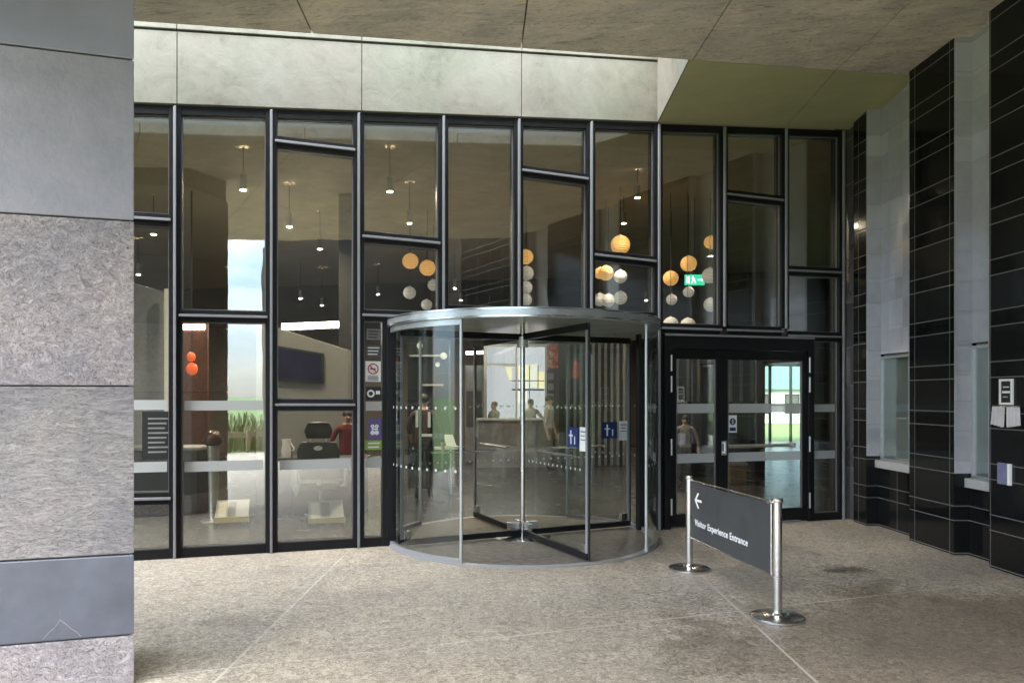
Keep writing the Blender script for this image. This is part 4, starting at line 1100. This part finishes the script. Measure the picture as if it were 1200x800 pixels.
t = place('barrier_post', 'grey post with dark domed head standing inside the second bay', 'post', 250, 9.7)
MB().lathe([(0, 0), (0.16, 0), (0.16, 0.02), (0.06, 0.04), (0.055, 0.05), (0.075, 0.95), (0.085, 1.0), (0, 1.0)], n=28).build('column', M['alu'], t, smooth=35)
MB().lathe([(0.085, 1.001), (0.12, 1.02), (0.125, 1.08), (0.10, 1.15), (0.05, 1.19), (0, 1.2)], n=28).build('head', plain('dark_bronze', (0.06, 0.035, 0.03), 0.3, 0.5), t, smooth=50)
M['yellow'] = plain('cream_yellow_card', (0.62, 0.52, 0.22), 0.6, 0, 0.08)
M['card'] = plain('grey_white_card', (0.22, 0.24, 0.25), 0.5, 0, 0.12, 9)
def rack(label, x, y, w_):
    d = ground_d(y)
    t = place('leaflet_rack', label, 'leaflet rack', x, d, TH)
    MB().box((-w_, 0, 0.05), (w_, 0.012, 0.12)).build('front_lip', M['yellow'], t)
    MB().add([(-w_*0.95, 0.014, 0.075), (w_*0.95, 0.014, 0.075), (w_*0.95, 0.42, 0.28), (-w_*0.95, 0.42, 0.28), (-w_*0.95, 0.014, 0.055), (w_*0.95, 0.014, 0.055), (w_*0.95, 0.44, 0.26), (-w_*0.95, 0.44, 0.26)],
             [(0,1,2,3),(4,7,6,5),(0,4,5,1),(1,5,6,2),(2,6,7,3),(3,7,4,0)]).build('sloping_tray', M['card'], t)
    for sx in (-1, 1): MB().box((sx*w_, 0.0, 0), (sx*(w_-0.025), 0.45, 0.049)).build('foot', M['black'], t)
    for i in range(3):
        xx = -w_*0.8 + w_*0.55*i
        MB().add([(xx, 0.05, 0.105), (xx+w_*0.45, 0.05, 0.105), (xx+w_*0.45, 0.36, 0.262), (xx, 0.36, 0.262), (xx, 0.05, 0.097), (xx+w_*0.45, 0.05, 0.097), (xx+w_*0.45, 0.36, 0.254), (xx, 0.36, 0.254)],
            [(0,1,2,3),(4,7,6,5),(0,4,5,1),(1,5,6,2),(2,6,7,3),(3,7,4,0)]).build('leaflet', [M['palecounter'], M['darkgrey'], M['card']][i], t)
rack('low leaflet rack with cream front lip on the floor of the second bay', 271, 617, 0.21)
rack('low leaflet rack with yellow front lip on the floor of the third bay', 383, 618, 0.23)
P = at(333, 520, 10.4)
t = thing('water_jug', 'white jug standing on the dark desk behind the third bay', 'jug', (P.x, 10.5, 0.787))
MB().lathe([(0.0, 0.0), (0.06, 0.0), (0.07, 0.08), (0.055, 0.19), (0.062, 0.25), (0.05, 0.25), (0.045, 0.19), (0, 0.02)], n=20).build('body', M['white'], t, smooth=60)
MB().tube((0.06, 0, 0.05), (0.11, 0, 0.12), 0.01).tube((0.11, 0, 0.12), (0.058, 0, 0.2), 0.01).build('handle', M['white'], t, smooth=40)
t = place('floor_sign', 'pale diamond shaped sheet hanging before the dark desk in the third bay', 'sign', 347, 10.15)
t['category'] = 'sign'
MB().prism([(0.0, 0.26), (0.10, 0.45), (-0.06, 0.74), (-0.08, 0.42)], 0, 0.01).build('sheet', M['midgrey'], t)
MB().tube((-0.06, 0.006, 0.0), (-0.06, 0.006, 0.9), 0.008).build('stand', M['black'], t)

# display at the back, seen through the revolving door
M['lit_panel'] = emit('lit_pale_panel', (0.80, 0.80, 0.84), 0.10)
M['lit_yellow'] = emit('lit_yellow_panel', (0.85, 0.76, 0.42), 0.16)
M['lit_cream'] = emit('lit_cream_panel', (0.86, 0.83, 0.68), 0.14)
dd = 19.0
t = thing('display_wall', 'large lit display frame with yellow and cream panels behind the door shaft', 'display', (0, dd, 0))
MB().prism(poly_at([(568, 405), (640, 405), (640, 500), (568, 500)], dd), 0.03, 0.12).build('back_panel', M['lit_panel'], t)
fr = MB()
for pts in ([(567, 403), (642, 403), (642, 406.5), (567, 406.5)], [(567, 406.5), (570.5, 406.5), (570.5, 500), (567, 500)], [(638.5, 406.5), (642, 406.5), (642, 500), (638.5, 500)], [(604, 406.5), (606, 406.5), (606, 500), (604, 500)], [(570.5, 425), (604, 426), (604, 429), (570.5, 428)]):
    fr.prism(poly_at(pts, dd), -0.02, 0.0295)
fr.build('frame', M['white'], t)
for pts, m in (([(592, 430), (600, 430), (600, 448), (598, 448)], 'lit_yellow'), ([(607, 428), (620, 427), (620, 445), (608, 445)], 'lit_yellow'), ([(621, 427), (630, 426), (630, 454), (621, 454)], 'lit_cream'),
               ([(631, 435), (638, 435), (638, 455), (631, 455)], 'lit_yellow'), ([(608, 447), (620, 447), (620, 455), (608, 455)], 'lit_cream'), ([(607, 458), (618, 458), (618, 472), (607, 472)], 'lit_cream'), ([(620, 458), (638, 458), (638, 474), (620, 474)], 'lit_panel')):
    MB().prism(poly_at(pts, dd), 0.005, 0.028).build('panel', M[m], t)
dk = MB()
for pts in ([(598, 445.5), (638, 445.5), (638, 446.5), (598, 446.5)], [(600, 455.5), (638, 455.5), (638, 457.5), (600, 457.5)], [(620, 428), (621, 428), (621, 475), (620, 475)], [(630, 428), (631, 428), (631, 455), (630, 455)]):
    dk.prism(poly_at(pts, dd), -0.01, 0.0045)
dk.build('panel_divider', M['darkgrey'], t)
# abstract red picture and shelf unit
k_ = NT('red_orange_picture'); v_ = k_.coords(); f_ = k_.noise(v_, 6, 3, 0.5, 1.5)
k_.base(k_.ramp(f_, [(0.35, (0.25, 0.02, 0.01)), (0.5, (0.55, 0.12, 0.03)), (0.62, (0.6, 0.5, 0.4))]), 0.5)
M['pic'] = k_.m
wallpoly('wall_picture', 'orange and red picture panel right of the lit display', 'picture', [(641, 402), (654, 402), (654, 431), (641, 431)], 18.2, 0.05, M['pic'])
t = thing('shelf_unit', 'dark shelf unit with pale boxes below the red picture', 'shelf', (0, 18.2, 0))
MB().prism(poly_at([(641, 433), (650, 433), (650, 540), (641, 540)], 18.2), 0.02, 0.3).build('carcass', M['black'], t)
for y0 in (437, 449, 461): MB().prism(poly_at([(642, y0), (649, y0), (649, y0+8), (642, y0+8)], 18.2), -0.01, 0.018).build('box', M['card'], t)
wallpoly('wall_panel', 'green panel strip beside the red picture deep in the hall', 'panel', [(655, 400), (664, 400), (664, 545), (655, 545)], 18.6, 0.06, plain('deep_green_panel', (0.04, 0.075, 0.045), 0.6))
t = thing('slatted_screen', 'silver slatted screen deep in the hall right of the red picture', 'screen', (0, 17.5, 0))
sl_ = MB()
for i in range(10):
    x = 665 + i*7.2
    sl_.prism(poly_at([(x, 398), (x+3.2, 398), (x+3.2, 545), (x, 545)], 17.5), 0, 0.08)
sl_.build('slat', M['midgrey'], t); MB().prism(poly_at([(664, 398), (735, 398), (735, 545), (664, 545)], 17.5), 0.09, 0.14).build('back_panel', M['darkgrey'], t)
t = thing('cabinet', 'tall grey cabinet deep in the hall left of the lit display', 'cabinet', (0, 18, 0))
MB().prism(poly_at([(545, 428), (566, 428), (566, 540), (545, 540)], 18), 0, 0.4).build('carcass', M['midgrey'], t)
MB().prism(poly_at([(546.5, 430), (564.5, 430), (564.5, 455), (546.5, 455)], 18), -0.015, -0.001).build('upper_door', M['card'], t)
MB().prism(poly_at([(546.5, 458), (564.5, 458), (564.5, 500), (546.5, 500)], 18), -0.015, -0.001).build('lower_door', M['darkgrey'], t)
wallpoly('strip_light', 'short strip lamp over the grey cabinet', 'lamp', [(546, 412), (566, 411), (566, 414.5), (546, 415)], 17.8, 0.06, M['striplight'])
t = thing('kiosk', 'black kiosk with pale shelves behind the left curve of the revolving door', 'kiosk', (0, 13.2, 0))
MB().prism(poly_at([(478, 392), (526, 392), (526, 572), (478, 572)], 13.2), 0, 0.3).build('carcass', M['black'], t)
for x0, x1, y0, y1 in ((481, 516, 416, 418), (496, 520, 450, 452), (484, 500, 524, 526), (506, 536, 523, 526)):
    MB().prism(poly_at([(x0, y0), (x1, y0), (x1, y1), (x0, y1)], 13.2), -0.12, -0.001).build('shelf', M['palecounter'], t)
for x, y, r in ((492, 405, 3.4), (513, 427, 2.8), (520, 417, 4)):
    MB().prism(poly_at(disc_poly(x, y, r, 16), 13.2), -0.03, -0.0015).build('round_badge', M['white'], t)
t = thing('a_board', 'small white sheet display on a low shelf in front of the black kiosk', 'display', (0, 12.4, 0))
MB().prism(poly_at([(519, 509), (530, 509), (535, 522), (523, 522)], 12.4), 0, 0.02).build('sheet', M['white'], t)
MB().prism(poly_at([(518, 523), (537, 523), (537, 526), (518, 526)], 12.4), -0.05, 0.12).build('shelf', M['palecounter'], t)
MB().prism(poly_at([(527, 526), (529, 526), (529, 579.3), (527, 579.3)], 12.4), 0.02, 0.05).build('stand', M['alu'], t)
t = thing('tiered_seat', 'dark cabinet behind the two leaves of the black door', 'cabinet', (0, 15.0, 0)); t.name = 'display_cabinet'
MB().prism(poly_at([(782, 400), (897, 400), (897, 559), (782, 559)], 15.0), 0.02, 0.4).build('carcass', plain('dark_navy_panel', (0.018, 0.022, 0.032), 0.4), t)
for i in range(8):
    x = 792+i*12.5
    MB().prism(poly_at([(x, 404), (x+3, 404), (x+3, 470), (x, 470)], 15.0), -0.03, 0.018).build('upright', M['bead'], t)
t = thing('notice_plinth', 'brown plinth standing behind the main leaf of the black door', 'plinth', (0, 14.0, 0))
MB().prism(poly_at([(856, 545), (875, 545), (875, 566), (856, 566)], 14), 0, 0.3).build('body', plain('ochre_brown', (0.16, 0.11, 0.035), 0.6), t)
MB().prism(poly_at([(855, 542), (876, 542), (876, 545), (855, 545)], 14), -0.02, 0.32).build('top', M['midgrey'], t)

# ------------------------------------------------------------------ grounds behind the hall and behind the camera
M['whitewall'] = plain('white_render', (0.62, 0.64, 0.63), 0.8, 0, 0.05)
M['slate'] = plain('blue_green_roof', (0.13, 0.25, 0.25), 0.5, 0, 0.1)
P = at(915, 464, 46)
t = thing('pavilion', 'low pale pavilion with blue green roof across the lawn', 'building', (P.x, P.y, -0.03))
wl = MB().box((-4.0, 0, 0), (4.0, 3.5, 2.1)).build('wall', M['whitewall'], t)
MB().prism([(-4.4, 2.101), (4.4, 2.101), (3.6, 4.2), (-3.6, 4.2)], -0.3, 3.8).build('roof', M['slate'], t)
for x in (-2.9, -1.1, 0.7, 2.5):
    f_ = MB().box((x-0.45, -0.03, 0.6), (x+0.45, -0.001, 1.8)).build('window', M['frame'], t)
    MB().box((x-0.38, -0.04, 0.67), (x+0.38, -0.031, 1.73)).build('pane', M['darkgrey'], f_)
# blade-like planting bed beyond the forecourt (mirrored in the glass)
M['blade'] = riven('long_green_blades', (0.04, 0.075, 0.015), (0.10, 0.14, 0.035), (0.20, 0.22, 0.07), 3, (1, 1, 0.3), 0.2, 0.6)
mb = MB(); rnd = random.Random(3)
for i in range(1500):
    cx = rnd.uniform(-9, 2.3); cy = rnd.uniform(-9.6, -7.4)
    h = rnd.uniform(0.7, 1.25); a_ = rnd.uniform(0, 2*PI); ln = rnd.uniform(0.1, 0.55); w_ = rnd.uniform(0.012, 0.03)
    dx, dy = math.cos(a_), math.sin(a_); px, py = -dy*w_, dx*w_
    pts = [(0, 0), (0.35*ln, 0.55*h), (0.75*ln, 0.92*h), (1.25*ln, rnd.uniform(0.75, 1.0)*h)]
    vs_ = []
    for j, (r_, z_) in enumerate(pts):
        ww = (1.0, 0.9, 0.6, 0.08)[j]
        vs_ += [(cx+dx*r_-px*ww, cy+dy*r_-py*ww, z_-0.03), (cx+dx*r_+px*ww, cy+dy*r_+py*ww, z_-0.03)]
    mb.add(vs_, [(2*j, 2*j+1, 2*j+3, 2*j+2) for j in range(3)])
g = mb.build('tall_grass', M['blade']); tag(g, kind='stuff')
t = thing('timber_rail', 'low timber rail in front of the long grass beyond the forecourt', 'rail', (0, -7.0, 0))
M['timber'] = plain('weathered_timber', (0.30, 0.24, 0.15), 0.8, 0, 0.2)
for i in range(6): MB().box((-9+i*2-0.05, -0.05, -0.03), (-9+i*2+0.05, 0.05, 0.62)).build('post', M['timber'], t)
MB().box((-9.2, -0.08, 0.42), (2.3, -0.0505, 0.56)).build('rail_board', M['timber'], t)

bw = MB().box((0, 0, -0.03), (5.0, 0.5, 9.2)).build('boundary_wall', M['wallbrown0']); bw.location = (0.72, -3.7, 0)
tag(bw, 'dark stone wall across the forecourt seen only mirrored in the glass', 'wall')
